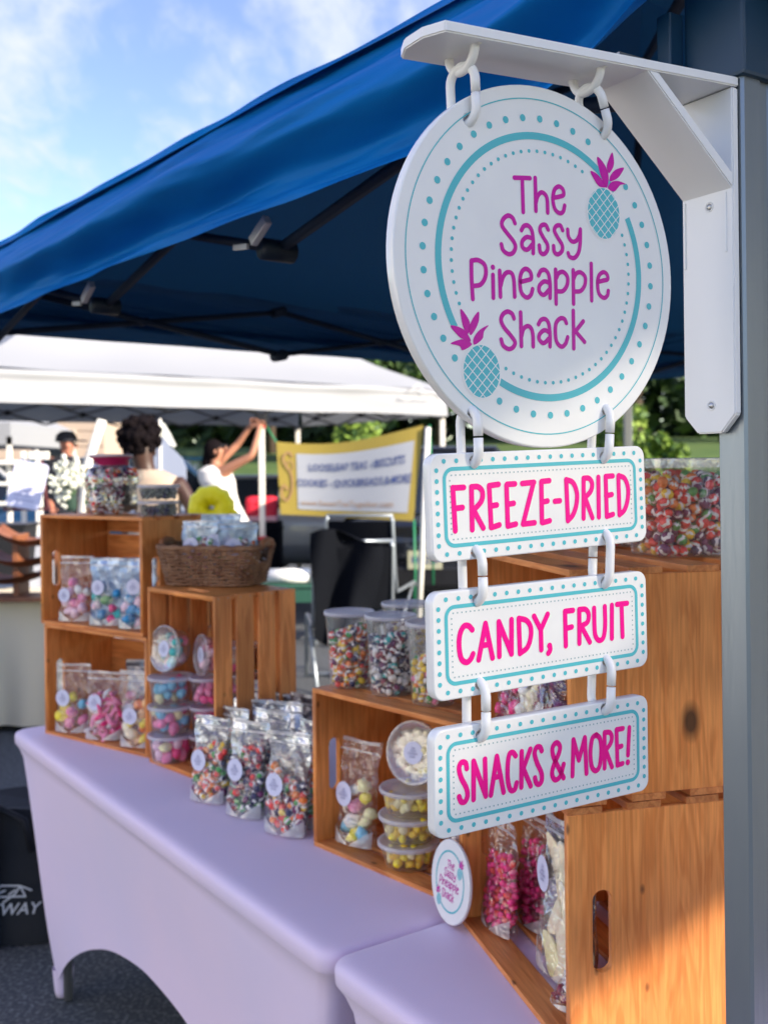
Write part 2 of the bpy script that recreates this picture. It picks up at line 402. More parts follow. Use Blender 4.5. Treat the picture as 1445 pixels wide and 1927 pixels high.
def ribbon(mb, pts, w, z, mi=0, sm=True, M=None):
    """a flat pen stroke with round ends through 2D points"""
    P = spline(pts) if sm and len(pts) > 2 else [Vector(p).to_3d() for p in pts]
    h = w / 2
    if len(P) == 1: return mb.disc(P[0], h * 1.15, z, 14, mi, M)
    L, R = [], []
    for i, p in enumerate(P):
        t = (P[min(i + 1, len(P) - 1)] - P[max(i - 1, 0)]); t.z = 0; t.normalize(); nn = Vector((-t.y, t.x, 0))
        L.append((p.x + nn.x * h, p.y + nn.y * h, z)); R.append((p.x - nn.x * h, p.y - nn.y * h, z))
    t0 = (P[0] - P[1]).normalized(); t1 = (P[-1] - P[-2]).normalized()
    def cap(p, t):
        a0 = atan2(t.y, t.x)
        return [(p.x + h * cos(a0 + pi / 2 - pi * i / 8), p.y + h * sin(a0 + pi / 2 - pi * i / 8), z) for i in range(9)]
    vs = L + R; n = len(L)
    fs = [(i, n + i, n + i + 1, i + 1) for i in range(n - 1)]
    mb.add(vs, fs, mi, False, M)
    c0, c1 = cap(P[0], t0), cap(P[-1], t1)
    mb.add(c0, [tuple(range(9))[::-1]], mi, False, M); mb.add(c1, [tuple(range(9))[::-1]], mi, False, M)
# ------------------------------------------------------------------ ground, lawn, tree belt
def ground_z(x, y):
    s = max(0.0, y - 24) / 24
    return 0 if y < 24 else 3.6 * (1 - math.exp(-s * 1.4)) + 0.0
asphalt = mat('asphalt', (0.050, 0.056, 0.064), 0.9, col2=(0.20, 0.21, 0.215), nscale=75, nmix=(0.48, 0.74), detail=8, bump=0.5, bscale=220)
grass_m = mat('lawn_grass', (0.045, 0.10, 0.018), 0.9, col2=(0.09, 0.15, 0.03), nscale=1.2, bump=0.5, bscale=30)
mb = MB(); mb.grid(lambda a, b: (-60 + 120 * a, -25 + 50.5 * b, 0), 24, 10, smooth=False)
mb.build('ground', asphalt, kind='structure')
mb = MB()
def lawn(a, b):
    y = 25 + 275 * b * b; x = (-1 + 2 * a) * (80 + y)
    return (x, y, ground_z(x, y) + 0.004 + 0.15 * sin(x * 0.15) * min(1, (y - 25) / 10))
mb.grid(lawn, 40, 30); mb.build('lawn', grass_m, kind='structure')

# ------------------------------------------------------------------ blue canopy
KX, KY = 0.385, 1.12
D1 = Vector((-0.62, 0.785, 0)).normalized()       # near side, away from the sign
D2 = Vector((0.785, 0.62, 0)).normalized()
L1, L2 = 2.74, 3.26
K = Vector((KX, KY, 0)); KL = K + D1 * L1; KB = KL + D2 * L2; KR = K + D2 * L2
canopy = thing('canopy_tent', 'blue pop-up canopy tent over the candy tables, sign post at its corner', 'canopy tent', K)
def cloc(v): return Vector(v) - K
def drape(t, L, seed, gather0=False):
    n = mnoise.noise(Vector((t * 2.3, seed, 0)))
    return n
def valance(P0, dirv, out, L, z0, z1, gather, seed, name, m=None):
    mb = MB()
    def fn(a, b):                       # b 0 roof break .. 1 hem
        t = a * L
        z = z1 + (z0 - z1) * b
        # profile: bulge out under the roof edge, tucked in below it, hem flaring again
        def sst(x): x = max(0., min(1., x)); return x * x * (3 - 2 * x)
        prof = 0.080 * sst(b / .60) - 0.065 * sst((b - .60) / .18) + 0.032 * sst((b - .80) / .20)
        prof += 0.0022 * math.exp(-((b - 0.93) / 0.006) ** 2) - 0.0015 * math.exp(-((b - 0.945) / 0.006) ** 2)
        w = 0.024 * mnoise.noise(Vector((t * 0.9, b * 4.5 - t * 0.8, seed))) + 0.013 * mnoise.noise(Vector((t * 2.2, b * 9.0 - t * 3.0, seed + 5)))
        w += 0.004 * mnoise.noise(Vector((t * 5.0, b * 14.0 + t * 4.0, seed + 9)))
        z += 0.012 * mnoise.noise(Vector((t * 1.5, seed, 3))) * (1 if b < .1 else .4)
        if gather:                      # pulled up and bunched where the corner cap sits
            g = math.exp(-(t / 0.16) ** 2)
            z += g * (0.085 * b + 0.03 * (1 - b)); w += g * 0.02 * sin(b * 26)
        g2 = math.exp(-((L - t) / 0.12) ** 2); z -= g2 * 0.0
        q = Vector(P0) + dirv * t + out * (prof + w + 0.02)
        return cloc((q.x, q.y, z))
    mb.grid(fn, int(L * 46), 84)
    return mb.build(name, m or BLUE, canopy)
OUT1, OUT2 = -D2, -D1                    # outward normals of the near side and of the right side
zb, ze = 1.945, 2.17
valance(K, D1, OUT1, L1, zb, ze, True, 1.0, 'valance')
valance(KL, D2, D1, L2, zb + 0.02, ze, False, 4.0, 'valance', BLUE_SHADE)
valance(K, D2, OUT2, L2, zb, ze, True, 7.0, 'valance', BLUE_SHADE)
valance(KR, D1, D2, L1, zb, ze, False, 9.0, 'valance', BLUE_SHADE)
peak = (K + KL + KB + KR) / 4 + Vector((0, 0, 2.95))
for A, B in ((K, KL), (KL, KB), (KB, KR), (KR, K)):
    mb = MB()
    def rf(a, b):
        q = A.lerp(B, a); q = Vector((q.x, q.y, ze + 0.002)); c0 = Vector((peak.x, peak.y, q.z))
        q = q + (q - c0).normalized() * 0.045
        q = q.lerp(peak, b) if b > 0 else q - Vector((0, 0, 0.03))
        sag = 0.06 * sin(pi * min(1, b)) * (1 - (2 * a - 1) ** 2)
        return cloc((q.x, q.y, q.z - sag + 0.01 * mnoise.noise(q * 2)))
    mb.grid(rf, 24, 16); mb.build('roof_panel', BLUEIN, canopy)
# scissor trusses
def truss(P0, dirv, inn, L, nodes, m, jm, zt=2.10, zl=1.935):
    xs = [0.03] + nodes + [L - 0.03]
    mb = MB(); jb = MB()
    def p(t, z, o): q = P0 + dirv * t + inn * o; return cloc((q.x, q.y, z))
    for i in range(len(xs) - 1):
        a, b = xs[i], xs[i + 1]
        mb.box((0, 0, 0), (0, 0, 0)) if False else None
        for (z1, z2, o) in ((zl, zt, 0.060), (zt, zl, 0.085)):
            mb = MB(); mb.tube([p(a, z1, o), p(b, z2, o)], 0.011, 6); mb.build('truss_bar', m, canopy)
        mid = p((a + b) / 2, (zl + zt) / 2, 0.072); jb = MB(); jb.tube([mid - inn * .02, mid + inn * .02], 0.014, 8); jb.build('truss_joint', jm, canopy)
    for t in nodes:
        for z_, r_ in ((zl - 0.004, .021), (zt, .018)):
            q = p(t, z_, 0.045); jb = MB(); jb.tube([q, q + inn * 0.07], r_, 10); jb.build('truss_joint', jm, canopy)
truss(K, D1, D2, L1, [1.045, 1.854], TRUSS_SHADE, CLIPD, zt=2.14, zl=1.928)
for t_ in (1.045, 1.854):               # square tube ends left pale as if lit, at the lower joints
    q = K + D1 * t_; q = cloc((q.x, q.y, 1.926))
    mb = MB(); mb.box((0, 0, 0), (0.062, 0.014, 0.020), bev=.002, M=frame(q + D1 * -.035 + D2 * .02 + Vector((0, 0, .022)), (D1 * -1 + Vector((0, 0, .62))).normalized(), D2, D2.cross(D1 * -1 + Vector((0, 0, .62))).normalized() * -1))
    mb.box((0, 0, 0), (0.05, 0.006, 0.010), M=frame(q + D1 * .035 + D2 * .02 + Vector((0, 0, .004)), (D1 + Vector((0, 0, .12))).normalized(), D2, D2.cross(D1).normalized() * -1))
    mb.build('truss_end', TRUSSW, canopy)
truss(KL, D2, -D1, L2, [1.114, 2.12], TRUSS_SHADE, TRUSS_SHADE, zl=1.94)
truss(KR, D1, -D2, L1, [0.87, 1.74], TRUSS_SHADE, TRUSS_SHADE)
truss(K, D2, D1, L2, [1.05, 2.15], TRUSS_SHADE, TRUSS_SHADE)
hub = cloc((peak.x, peak.y, 2.75))
for A in (K, KL, KB, KR):
    q = A.lerp(Vector((peak.x, peak.y, 0)), 0.03); mb = MB()
    mb.tube([cloc((q.x, q.y, 2.12)), hub], 0.013, 6); mb.build('roof_bar', TRUSS_SHADE, canopy)
# legs: three plain, the near one is the big post with a cap
for A, s in ((KL, 1), (KB, 1), (KR, 1)):
    mb = MB(); c = A.lerp(peak, 0.03); c = cloc((c.x, c.y, 1.05)); mb.box(c, (0.038, 0.038, 2.1), bev=0.003)
    mb.build('leg', TRUSS_SHADE if A is not KB else mat('thin_leg_metal', (0.22, 0.24, 0.26), 0.4, 0.5), canopy)

# sign frame: local x along the arm, y up, z towards the viewer
A_ = Vector((0.848, 0.53, 0)).normalized(); N_ = Vector((A_.y, -A_.x, 0)); S0 = Vector((0.1606, 1.027, 1.701))
SM = frame(S0, A_, (0, 0, 1), N_)
def sloc(px, py, M):                   # photo pixel -> coordinates in the local xy plane of M
    n = M.col[2].to_3d(); o = M.col[3].to_3d()
    d = at(px, py, 1.0) - Vector((0, 0, EYE)); e = Vector((0, 0, EYE))
    t = (o - e).dot(n) / d.dot(n); q = e + d * t - o
    return (q.dot(M.col[0].to_3d()), q.dot(M.col[1].to_3d()))
def S(p, z, n):                        # sign-frame coords (along, world height, towards viewer) -> world
    q = S0 + A_ * p + N_ * n; return Vector((q.x, q.y, z))
PP = 0.2485
post = MB()
Mpost = frame((S0.x, S0.y, 0), A_, (0, 0, 1), N_)     # x along, y up, z towards the viewer
x0, x1, z0, z1 = PP + 0.001, PP + 0.075, 0.0046, 0.0375
outl = [(x0, z0), (x0 + 0.003, z0 - 0.003), (x1, z0 - 0.003), (x1 + .003, z0), (x1 + .003, z1), (x1, z1 + .003),
        (x0 + 0.046, z1 + .003), (x0 + 0.044, z1), (x0 + 0.031, z1), (x0 + 0.029, z1 + .003), (x0 + 0.003, z1 + .003), (x0, z1)]
vs = [(p[0], y, p[1]) for y in (0.02, 1.935) for p in outl]
n = len(outl); post.add(vs, [(i, (i + 1) % n, n + (i + 1) % n, n + i) for i in range(n)] + [tuple(range(n)), tuple(range(n, 2 * n))[::-1]])
for q in ((x0 + x1) / 2,): post.box((q, 0.01, (z0 + z1) / 2), (0.14, 0.012, 0.12))
MpostL = Matrix.Translation(-K) @ Mpost
post.build('leg', mat('post_metal', (0.27, 0.31, 0.35), 0.36, 0.75, (0.20, 0.24, 0.28), 7, stretch=(1, 0.12, 1), bump=0.04, bscale=140), canopy, M=MpostL, label='grey metal corner post that carries the sign bracket')
capb = MB()
capb.box((PP + 0.047, 1.9825, 0.006), (0.104, 0.115, 0.082), bev=0.004)
capb.box((PP - 0.017, 1.972, -0.045), (0.022, 0.09, 0.02), bev=0.002)
capb.box((PP + 0.0955, 1.90, 0.030), (0.012, 0.055, 0.014), bev=0.002)
capb.build('corner_cap', NAVYP, canopy, M=MpostL, kind=None)
capw = MB(); capw.box((PP - 0.045, 1.966, -0.07), (0.06, 0.014, 0.006)); capw.build('bracket_tab', STEEL, canopy, M=MpostL)

# ------------------------------------------------------------------ sign bracket
HB = 0.0365
bk = thing('sign_bracket', 'white plastic bracket arm screwed to the grey post, holding the hanging signs', 'bracket', Mpost)
def bpt(p, z, n): return Vector((p, z, n))
mb = MB()
# arm: hexagonal end plate, top edge rises towards the post
xa, xb_ = -0.1427, PP - 0.0; zl_, zr_ = 1.9005, 1.9245
def armz(p): return zl_ + (zr_ - zl_) * (p - xa) / (xb_ - xa)
pl = [(-0.1535, -0.014), (-0.1535, 0.014), (xa, HB), (xb_, HB), (xb_, -HB), (xa, -HB)]
T = 0.0105
top = [(p, armz(p), n) for p, n in pl]; bot = [(p, armz(p) - T, n) for p, n in pl]; k = len(pl)
def shrink(L, c, f): return [tuple(Vector(c) + (Vector(q) - Vector(c)) * f) for q in L]
ct = (0.04, armz(0.04), 0); cb = (0.04, armz(0.04) - T, 0)
bm = bmesh.new(); bv = [bm.verts.new(q) for q in top + bot]
bm.faces.new(bv[:k][::-1]); bm.faces.new(bv[k:])
for i in range(k): bm.faces.new((bv[i], bv[(i + 1) % k], bv[k + (i + 1) % k], bv[k + i]))
bmesh.ops.recalc_face_normals(bm, faces=bm.faces[:])
bmesh.ops.bevel(bm, geom=bm.edges[:], offset=0.0014, segments=2, affect='EDGES')
me = bpy.data.meshes.new('arm'); bm.to_mesh(me); bm.free(); me.materials.append(WHITE); link('arm', me, bk)
# back plate: chamfered at the lower end
zt_, zc, zbm = 1.9125, 1.557, 1.537
bm = bmesh.new(); hb = 0.0358
prof = [(hb, zt_), (-hb, zt_), (-hb, zc), (-hb + .019, zbm), (hb - .019, zbm), (hb, zc)]
va = [bm.verts.new((PP - 0.0105, z, n)) for n, z in prof]; vb = [bm.verts.new((PP - 0.0003, z, n)) for n, z in prof]
bm.faces.new(va); bm.faces.new(vb[::-1])
for i in range(6): bm.faces.new((va[i], vb[i], vb[(i + 1) % 6], va[(i + 1) % 6]))
bmesh.ops.recalc_face_normals(bm, faces=bm.faces[:])
bmesh.ops.bevel(bm, geom=bm.edges[:], offset=0.0016, segments=2, affect='EDGES')
me = bpy.data.meshes.new('wall_plate'); bm.to_mesh(me); bm.free(); me.materials.append(WHITE); link('wall_plate', me, bk)
# brace
pa, pb = (0.112, armz(0.112) - T + .001), (PP - 0.0105, 1.806)
dv = Vector((pb[0] - pa[0], pb[1] - pa[1])).normalized(); nv = Vector((-dv.y, dv.x))
bm = bmesh.new(); tb = 0.011
prof = [(pa[0] - 0.002, pa[1]), (pb[0] + .001, pb[1] - 0.004), (pb[0] + .001, pb[1] + 0.013), (pa[0] + 0.015, pa[1])]
h2 = 0.0352
va = [bm.verts.new((x, z, h2)) for x, z in prof]; vb = [bm.verts.new((x, z, -h2)) for x, z in prof]
bm.faces.new(va); bm.faces.new(vb[::-1])
for i in range(4): bm.faces.new((va[i], vb[i], vb[(i + 1) % 4], va[(i + 1) % 4]))
bmesh.ops.recalc_face_normals(bm, faces=bm.faces[:])
bmesh.ops.bevel(bm, geom=bm.edges[:], offset=0.0014, segments=2, affect='EDGES')
me = bpy.data.meshes.new('brace'); bm.to_mesh(me); bm.free(); me.materials.append(WHITE); link('brace', me, bk)
# raised ribs on the plate and two screws in recessed rims
mb = MB()
for nn, za, zb2 in ((-0.0315, 1.80, 1.725), (0.026, 1.80, 1.735)):
    mb = MB(); mb.box((PP - 0.0112, (za + zb2) / 2, nn), (0.0018, za - zb2, 0.0026)); mb.build('rib', WHITE, bk)
for z in (1.7885, 1.568):
    mb = MB(); Ms = Matrix.Translation((PP - 0.0105, z, 0.0035)) @ Matrix.Rotation(-pi / 2, 4, 'Y')
    mb.lathe([(0.0056, -0.0004), (0.0056, 0.0006), (0.0046, 0.0008), (0.0042, 0.0002)], 20, 1, Ms)
    mb.lathe([(0.0001, 0.0016), (0.0022, 0.0014), (0.0036, 0.0003)], 16, 0, Ms)
    mb.box((0, 0, 0.0017), (0.0052, 0.0009, 0.0004), 1, Ms)
    mb.build('screw', [SCREW, WHITE], bk)
# eyelet loops moulded under the arm
HOOKS = [-0.098, 0.060]
for hp in HOOKS:
    zc_ = armz(hp) - T + 0.001; mb = MB()
    P = [(hp, zc_ - 0.019 * sin(q), 0.0205 * cos(q)) for q in [pi * i / 14 for i in range(15)]]
    P = [(hp, zc_ + 0.003, 0.023)] + P + [(hp, zc_ + 0.003, -0.023)]
    mb.tube(P, [0.0068] + [0.0044] * 15 + [0.0068], 10); mb.build('eyelet', WHITE, bk)

# ------------------------------------------------------------------ hanging signs
def tilted(c, ang, dz=0):
    R = Matrix.Rotation(ang, 4, 'Z')
    return frame(c, A_, (0, 0, 1), N_) @ R
MC = tilted(S0 - A_ * 0.0040 - Vector((0, 0, 0.003)), radians(1.9))
TH = 0.0125
def face_frame(M): return M @ Matrix.Translation((0, 0, TH / 2))
FM = face_frame(MC)
def sl(px, py): return sloc(px, py, FM)
R_ = 0.1775
hol = [sl(881, 224), sl(1136, 249), sl(889, 777), sl(1141, 772)]
sign = thing('round_sign', 'round white sign reading The Sassy Pineapple Shack with teal rings and two pineapples', 'sign', MC)
link('sign_plate', plate_mesh('sign_plate', circ(0, 0, R_, 96), [circ(h[0], h[1], 0.0052) for h in hol], TH, 0.0014, PLATE), sign)
ZG = TH / 2 + 0.0003
def ring(mb, r0, r1, z, n=120, a0=0, a1=2 * pi):
    vs = []; 
    for i in range(n + 1):
        q = a0 + (a1 - a0) * i / n; vs += [(r0 * cos(q), r0 * sin(q), z), (r1 * cos(q), r1 * sin(q), z)]
    mb.add(vs, [(2 * i, 2 * i + 1, 2 * i + 3, 2 * i + 2) for i in range(n)])
mb = MB(); ring(mb, 0.1635, 0.1647, ZG); mb.build('thin_ring', TEAL, sign)
def c6(x, y): return sl(860 + x / 4.516, 280 + y / 4.516)
def c8(x, y): return sl(700 + x / 1.9396, 30 + y / 1.9396)
def elfit(f, cx, cy, rx_, ry_, rot=0):
    c = f(cx, cy); ex = Vector(f(cx + rx_, cy)) - Vector(f(cx - rx_, cy)); ey = Vector(f(cx, cy - ry_)) - Vector(f(cx, cy + ry_))
    return c, ex.length / 2, ey.length / 2
PA = [elfit(c8, 845, 720, 57, 92), elfit(c8, 400, 1297, 66, 96)]
def near_pine(x, y, m=1.13):
    for (c, a, b) in PA:
        if ((x - c[0]) / (a * m)) ** 2 + ((y - c[1]) / (b * m)) ** 2 < 1: return True
    for (c, a, b), lf in zip(PA, (0.038, 0.038)):
        if abs(x - c[0]) < 0.027 and 0 < y - c[1] < b + lf: return True
    return False
gaps = [(radians(16), radians(43)), (radians(194), radians(226))]
mb = MB(); ring(mb, 0.1247, 0.1318, ZG, 60, radians(41), radians(209)); ring(mb, 0.1247, 0.1318, ZG, 60, radians(228), radians(387)); mb.build('thick_ring', TEAL, sign, kind='stuff')
mb = MB()
for i in range(42):
    q = 2 * pi * (i + .5) / 42; x, y = 0.1455 * cos(q), 0.1455 * sin(q)
    if not near_pine(x, y, 1.05): mb.disc((x, y), 0.0035, ZG, 18)
for i in range(70):
    q = 2 * pi * i / 70; x, y = 0.1135 * cos(q), 0.1135 * sin(q)
    if not near_pine(x, y, 1.1): mb.disc((x, y), 0.0019, ZG, 14)
mb.build('dots', TEAL, sign, kind='stuff')
TXT = [ # strokes of the four words, in one close-up's pixels
 [(485,243),(618,247)],[(552,250),(560,535)],[(662,245),(668,525)],[(668,455),(684,398),(715,368),(750,390),(765,440),(768,540)],
 [(825,412),(868,404),(903,388),(895,340),(860,318),(824,350),(812,430),(830,510),(870,545),(900,530),(912,480)],
 [(490,630),(470,585),(430,565),(388,600),(380,650),(420,710),(475,780),(495,830),(475,880),(435,893),(390,860),(375,810)],
 [(545,690),(565,655),(600,650),(632,690),(645,780),(645,885)],[(640,760),(590,748),(552,785),(555,835),(595,855),(638,810)],
 [(772,685),(750,645),(715,650),(702,690),(730,750),(765,810),(765,860),(735,893),(705,875),(697,820)],
 [(895,690),(875,650),(840,655),(825,695),(855,755),(890,815),(890,865),(855,895),(825,875),(818,825)],
 [(938,685),(945,745),(975,785),(1010,780),(1035,740),(1045,690)],[(1046,683),(1044,800),(1030,880),(995,925),(955,915),(942,885)],
 [(120,952),(122,1100),(132,1275)],[(122,948),(180,945),(235,990),(240,1080),(200,1150),(135,1165)],
 [(302,1005)],[(303,1070),(307,1265)],[(360,1035),(367,1255)],[(368,1165),(388,1090),(420,1050),(460,1055),(480,1110),(488,1255)],
 [(540,1128),(590,1116),(628,1100),(620,1045),(582,1018),(545,1050),(532,1130),(545,1220),(590,1262),(625,1240),(640,1190)],
 [(690,1075),(710,1035),(745,1028),(775,1065),(788,1150),(788,1265)],[(784,1140),(740,1125),(700,1160),(697,1210),(735,1240),(782,1195)],
 [(835,1025),(840,1315)],[(842,1095),(862,1055),(900,1045),(935,1085),(935,1150),(900,1205),(845,1210)],
 [(985,1030),(988,1315)],[(988,1105),(1008,1060),(1045,1048),(1085,1085),(1085,1150),(1050,1205),(990,1212)],
 [(1138,975),(1142,1287)],[(1192,1130),(1240,1118),(1278,1106),(1270,1064),(1238,1047),(1202,1080),(1192,1150),(1205,1230),(1245,1265),(1275,1245),(1283,1205)],
 [(482,1440),(465,1400),(425,1382),(385,1410),(372,1460),(400,1520),(450,1580),(490,1640),(475,1685),(435,1700),(390,1670),(373,1620)],
 [(538,1390),(545,1675)],[(545,1595),(562,1530),(600,1505),(630,1530),(643,1590),(645,1678)],
 [(690,1490),(710,1455),(745,1445),(775,1480),(788,1570),(788,1678)],[(784,1560),(740,1540),(700,1575),(697,1620),(735,1650),(782,1608)],
 [(927,1480),(910,1445),(875,1440),(840,1480),(833,1560),(845,1640),(885,1680),(920,1655),(938,1600)],
 [(985,1375),(990,1695)],[(1070,1465),(1000,1555)],[(1003,1548),(1082,1640)]]
def logo_meshes():
    mb = MB()
    for i, st in enumerate(TXT): ribbon(mb, [c6(*p) for p in st], 0.0046, ZG + 0.00002 * (i % 5))
    txt = mb.mesh('lettering', MAG)
    LV = [(c6, [[(1130,185),(1190,215),(1250,290),(1262,325),(1205,318),(1160,255)],[(1188,65),(1250,130),(1285,230),(1270,330),(1235,270),(1205,180)],
               [(1315,28),(1330,90),(1325,150),(1288,205),(1270,150),(1285,90)],[(1415,158),(1385,220),(1350,255),(1295,275),(1300,225),(1345,175)],
               [(1433,300),(1385,305),(1332,362),(1278,330),(1310,280),(1370,272)]]),
          (c8, [[(322,1068),(345,1095),(357,1125),(350,1160),(334,1140),(325,1105)],[(388,1078),(389,1110),(378,1140),(359,1165),(353,1140),(366,1105)],
               [(425,1128),(408,1150),(402,1178),(372,1200),(370,1175),(392,1145)],[(285,1130),(315,1134),(342,1152),(360,1188),(325,1176),(305,1158)],
               [(286,1196),(305,1185),(335,1180),(364,1198),(330,1220),(318,1204)]])]
    lv, bd, wh = MB(), MB(), MB()
    for (f, Ls) in LV:
        for L in Ls:
            q = [f(*p) for p in L]; q = [(p.x, p.y, ZG + .00012) for p in spline(q, True, 4)]
            a = sum(q[i][0] * q[(i + 1) % len(q)][1] - q[(i + 1) % len(q)][0] * q[i][1] for i in range(len(q)))
            lv.add(q, [tuple(range(len(q))) if a > 0 else tuple(range(len(q)))[::-1]])
    for (c, a, b) in PA:
        wh.disc(c, a * 1.09, ZG + 0.00003, 48, ry=b * 1.06); bd.disc(c, a, ZG + 0.00006, 48, ry=b)
        for s in (-1, 1):
            for k in range(-4, 5):
                off = k * 0.0077; dxy = Vector((cos(s * 0.78), sin(s * 0.78))); nn = Vector((-dxy.y, dxy.x)); p0 = nn * off
                A2 = (dxy.x / a) ** 2 + (dxy.y / b) ** 2; B2 = 2 * (p0.x * dxy.x / a ** 2 + p0.y * dxy.y / b ** 2); C2 = (p0.x / a) ** 2 + (p0.y / b) ** 2 - 1
                ds = B2 * B2 - 4 * A2 * C2
                if ds <= 0: continue
                t1, t2 = (-B2 - sqrt(ds)) / (2 * A2), (-B2 + sqrt(ds)) / (2 * A2)
                ribbon(wh, [(c[0] + p0.x + dxy.x * t1, c[1] + p0.y + dxy.y * t1), (c[0] + p0.x + dxy.x * t2, c[1] + p0.y + dxy.y * t2)], 0.0009, ZG + 0.00012 + (s > 0) * 0.00003)
    return txt, lv.mesh('pineapple_leaves', MAG), bd.mesh('pineapple_body', TEAL), wh.mesh('pineapple_lattice', PLATE)
LOGO = logo_meshes()
for nm_, me in zip(('lettering', 'pineapple_leaves', 'pineapple_body', 'pineapple_lattice'), LOGO): link(nm_, me, sign, kind='stuff')

# three plaques
PW, PH = 0.274, 0.1005
def plaque(zc, tilt, hole_px, strokes, off, wstroke, label):
    M = tilted(S(-0.0058, zc, 0), tilt); F = face_frame(M)
    t = thing('hanging_plaque', label, 'sign', M, 'white plaques hung below the round sign')
    hs = [sloc(x, y, F) for x, y in hole_px]
    link('plaque_plate', plate_mesh('plaque_plate', rrect(PW, PH, 0.0115), [circ(h[0], h[1], 0.0049) for h in hs], TH, 0.0013, PLATE), t)
    mb = MB(); o, i_ = rrect(PW - 0.027, PH - 0.0255, 0.0115, 8), rrect(PW - 0.0345, PH - 0.033, 0.0078, 8)
    n = len(o); mb.add([(p[0], p[1], ZG) for p in o + i_], [(k, (k + 1) % n, n + (k + 1) % n, n + k) for k in range(n)])
    nx, ny = 18, 8
    def clear(x, y): return all((x - h[0]) ** 2 + (y - h[1]) ** 2 > 0.0075 ** 2 for h in hs)
    for k in range(nx):
        x = -PW / 2 + 0.0155 + (PW - 0.031) * k / (nx - 1)
        for s in (-1, 1):
            if clear(x, s * (PH / 2 - 0.0072)): mb.disc((x, s * (PH / 2 - 0.0072)), 0.0023, ZG, 14)
    for k in range(ny):
        y = -PH / 2 + 0.0155 + (PH - 0.031) * k / (ny - 1)
        for s in (-1, 1):
            if clear(s * (PW / 2 - 0.0068), y): mb.disc((s * (PW / 2 - 0.0068), y), 0.0023, ZG, 14)
    mb.build('border', TEAL, t, kind='stuff')
    mb = MB(); w2, h2 = PW / 2 - 0.0215, PH / 2 - 0.0205
    for k in range(47):
        for s in (-1, 1): mb.disc((-w2 + 0.002 + (2 * w2 - .004) * k / 46, s * h2), 0.00085, ZG, 8)
    for k in range(1, 12):
        for s in (-1, 1): mb.disc((s * w2, -h2 + 2 * h2 * k / 12), 0.00085, ZG, 8)
    mb.build('stitch_dots', TEALG, t, kind='stuff')
    mb = MB()
    for k, st in enumerate(strokes):
        ribbon(mb, [sloc(off[0] + x / 3.1413, off[1] + y / 3.1413, F) for x, y in st], wstroke, ZG + 0.00002 * (k % 6), sm=len(st) > 3)
    mb.build('lettering', PINK, t, kind='stuff')
    return t, hs, M
FD = [[(225,370),(240,625)],[(225,372),(290,368)],[(235,493),(282,487)],[(335,370),(340,618)],[(335,365),(375,365),(400,395),(393,450),(345,505)],[(350,505),(405,608)],
 [(440,360),(452,605)],[(440,358),(495,350)],[(448,478),(485,472)],[(455,605),(500,590)],[(542,355),(550,595)],[(545,350),(592,347)],[(548,468),(585,462)],[(550,597),(598,585)],
 [(635,345),(705,338)],[(702,340),(640,585)],[(640,585),(708,577)],[(748,335),(752,575)],[(750,333),(795,328)],[(752,455),(785,448)],[(755,577),(798,565)],[(828,450),(858,447)],
 [(895,325),(905,562)],[(895,322),(935,340),(958,400),(955,470),(935,530),(905,565)],[(998,315),(998,550)],[(998,314),(1030,315),(1048,345),(1040,390),(1005,430)],[(1008,432),(1050,547)],
 [(1085,308),(1088,543)],[(1128,305),(1135,535)],[(1128,303),(1170,300)],[(1130,418),(1165,410)],[(1135,540),(1172,527)],[(1203,300),(1210,530)],[(1205,298),(1240,315),(1260,370),(1258,440),(1240,500),(1210,530)]]
CF = [[(340,425),(318,402),(290,405),(268,450),(262,520),(275,595),(305,618),(330,600),(345,568)],[(418,388),(378,603)],[(418,388),(460,592)],[(395,520),(440,510)],
 [(497,378),(500,582)],[(497,378),(572,568)],[(572,568),(572,365)],[(615,362),(622,565)],[(615,358),(660,370),(685,410),(685,470),(665,530),(622,565)],
 [(705,345),(745,425)],[(785,333),(745,425)],[(745,425),(748,543)],[(797,520)],[(799,522),(801,540),(796,555),(789,564)],[(888,318),(893,520)],[(888,316),(935,310)],[(890,418),(928,408)],
 [(972,308),(973,505)],[(972,305),(1010,305),(1028,335),(1020,380),(978,405)],[(985,405),(1035,498)],[(1060,298),(1062,400),(1068,460),(1090,488),(1115,470),(1125,400),(1123,288)],
 [(1165,280),(1165,475)],[(1195,275),(1255,268)],[(1222,275),(1228,465)]]
SMO = [[(308,555),(300,522),(275,520),(262,555),(275,610),(305,670),(312,715),(298,750),(275,752),(262,722)],[(348,512),(348,738)],[(348,512),(420,718)],[(420,718),(415,500)],
 [(485,483),(450,712)],[(485,483),(525,695)],[(465,610),(508,598)],[(597,480),(580,460),(560,470),(550,530),(550,620),(565,680),(590,680),(602,640)],
 [(632,455),(630,665)],[(683,440),(640,560)],[(640,550),(685,658)],[(750,450),(740,428),(720,430),(708,465),(722,520),(748,580),(750,625),(735,648),(718,640),(710,610)],
 [(880,610),(850,550),(818,480),(815,430),(838,402),(858,425),(850,470),(820,540),(812,590),(830,622),(860,600),(880,530)],
 [(938,385),(932,598)],[(938,385),(970,505)],[(970,505),(1005,372)],[(1005,372),(1015,583)],[(1072,355),(1048,380),(1038,460),(1045,540),(1068,568),(1092,540),(1102,450),(1095,380),(1073,355)],
 [(1122,345),(1122,552)],[(1122,342),(1152,342),(1165,370),(1155,410),(1125,450)],[(1130,450),(1165,545)],[(1192,325),(1198,535)],[(1192,325),(1230,318)],[(1195,430),(1222,422)],[(1198,535),(1228,525)],
 [(1268,313),(1260,475)],[(1259,518)]]
P1 = plaque(1.4685, radians(1.8), [(892, 868), (1136, 860), (895, 1039), (1141, 1008)], FD, (780, 800), 0.0057, 'white plaque reading FREEZE-DRIED in pink, directly below the round sign')
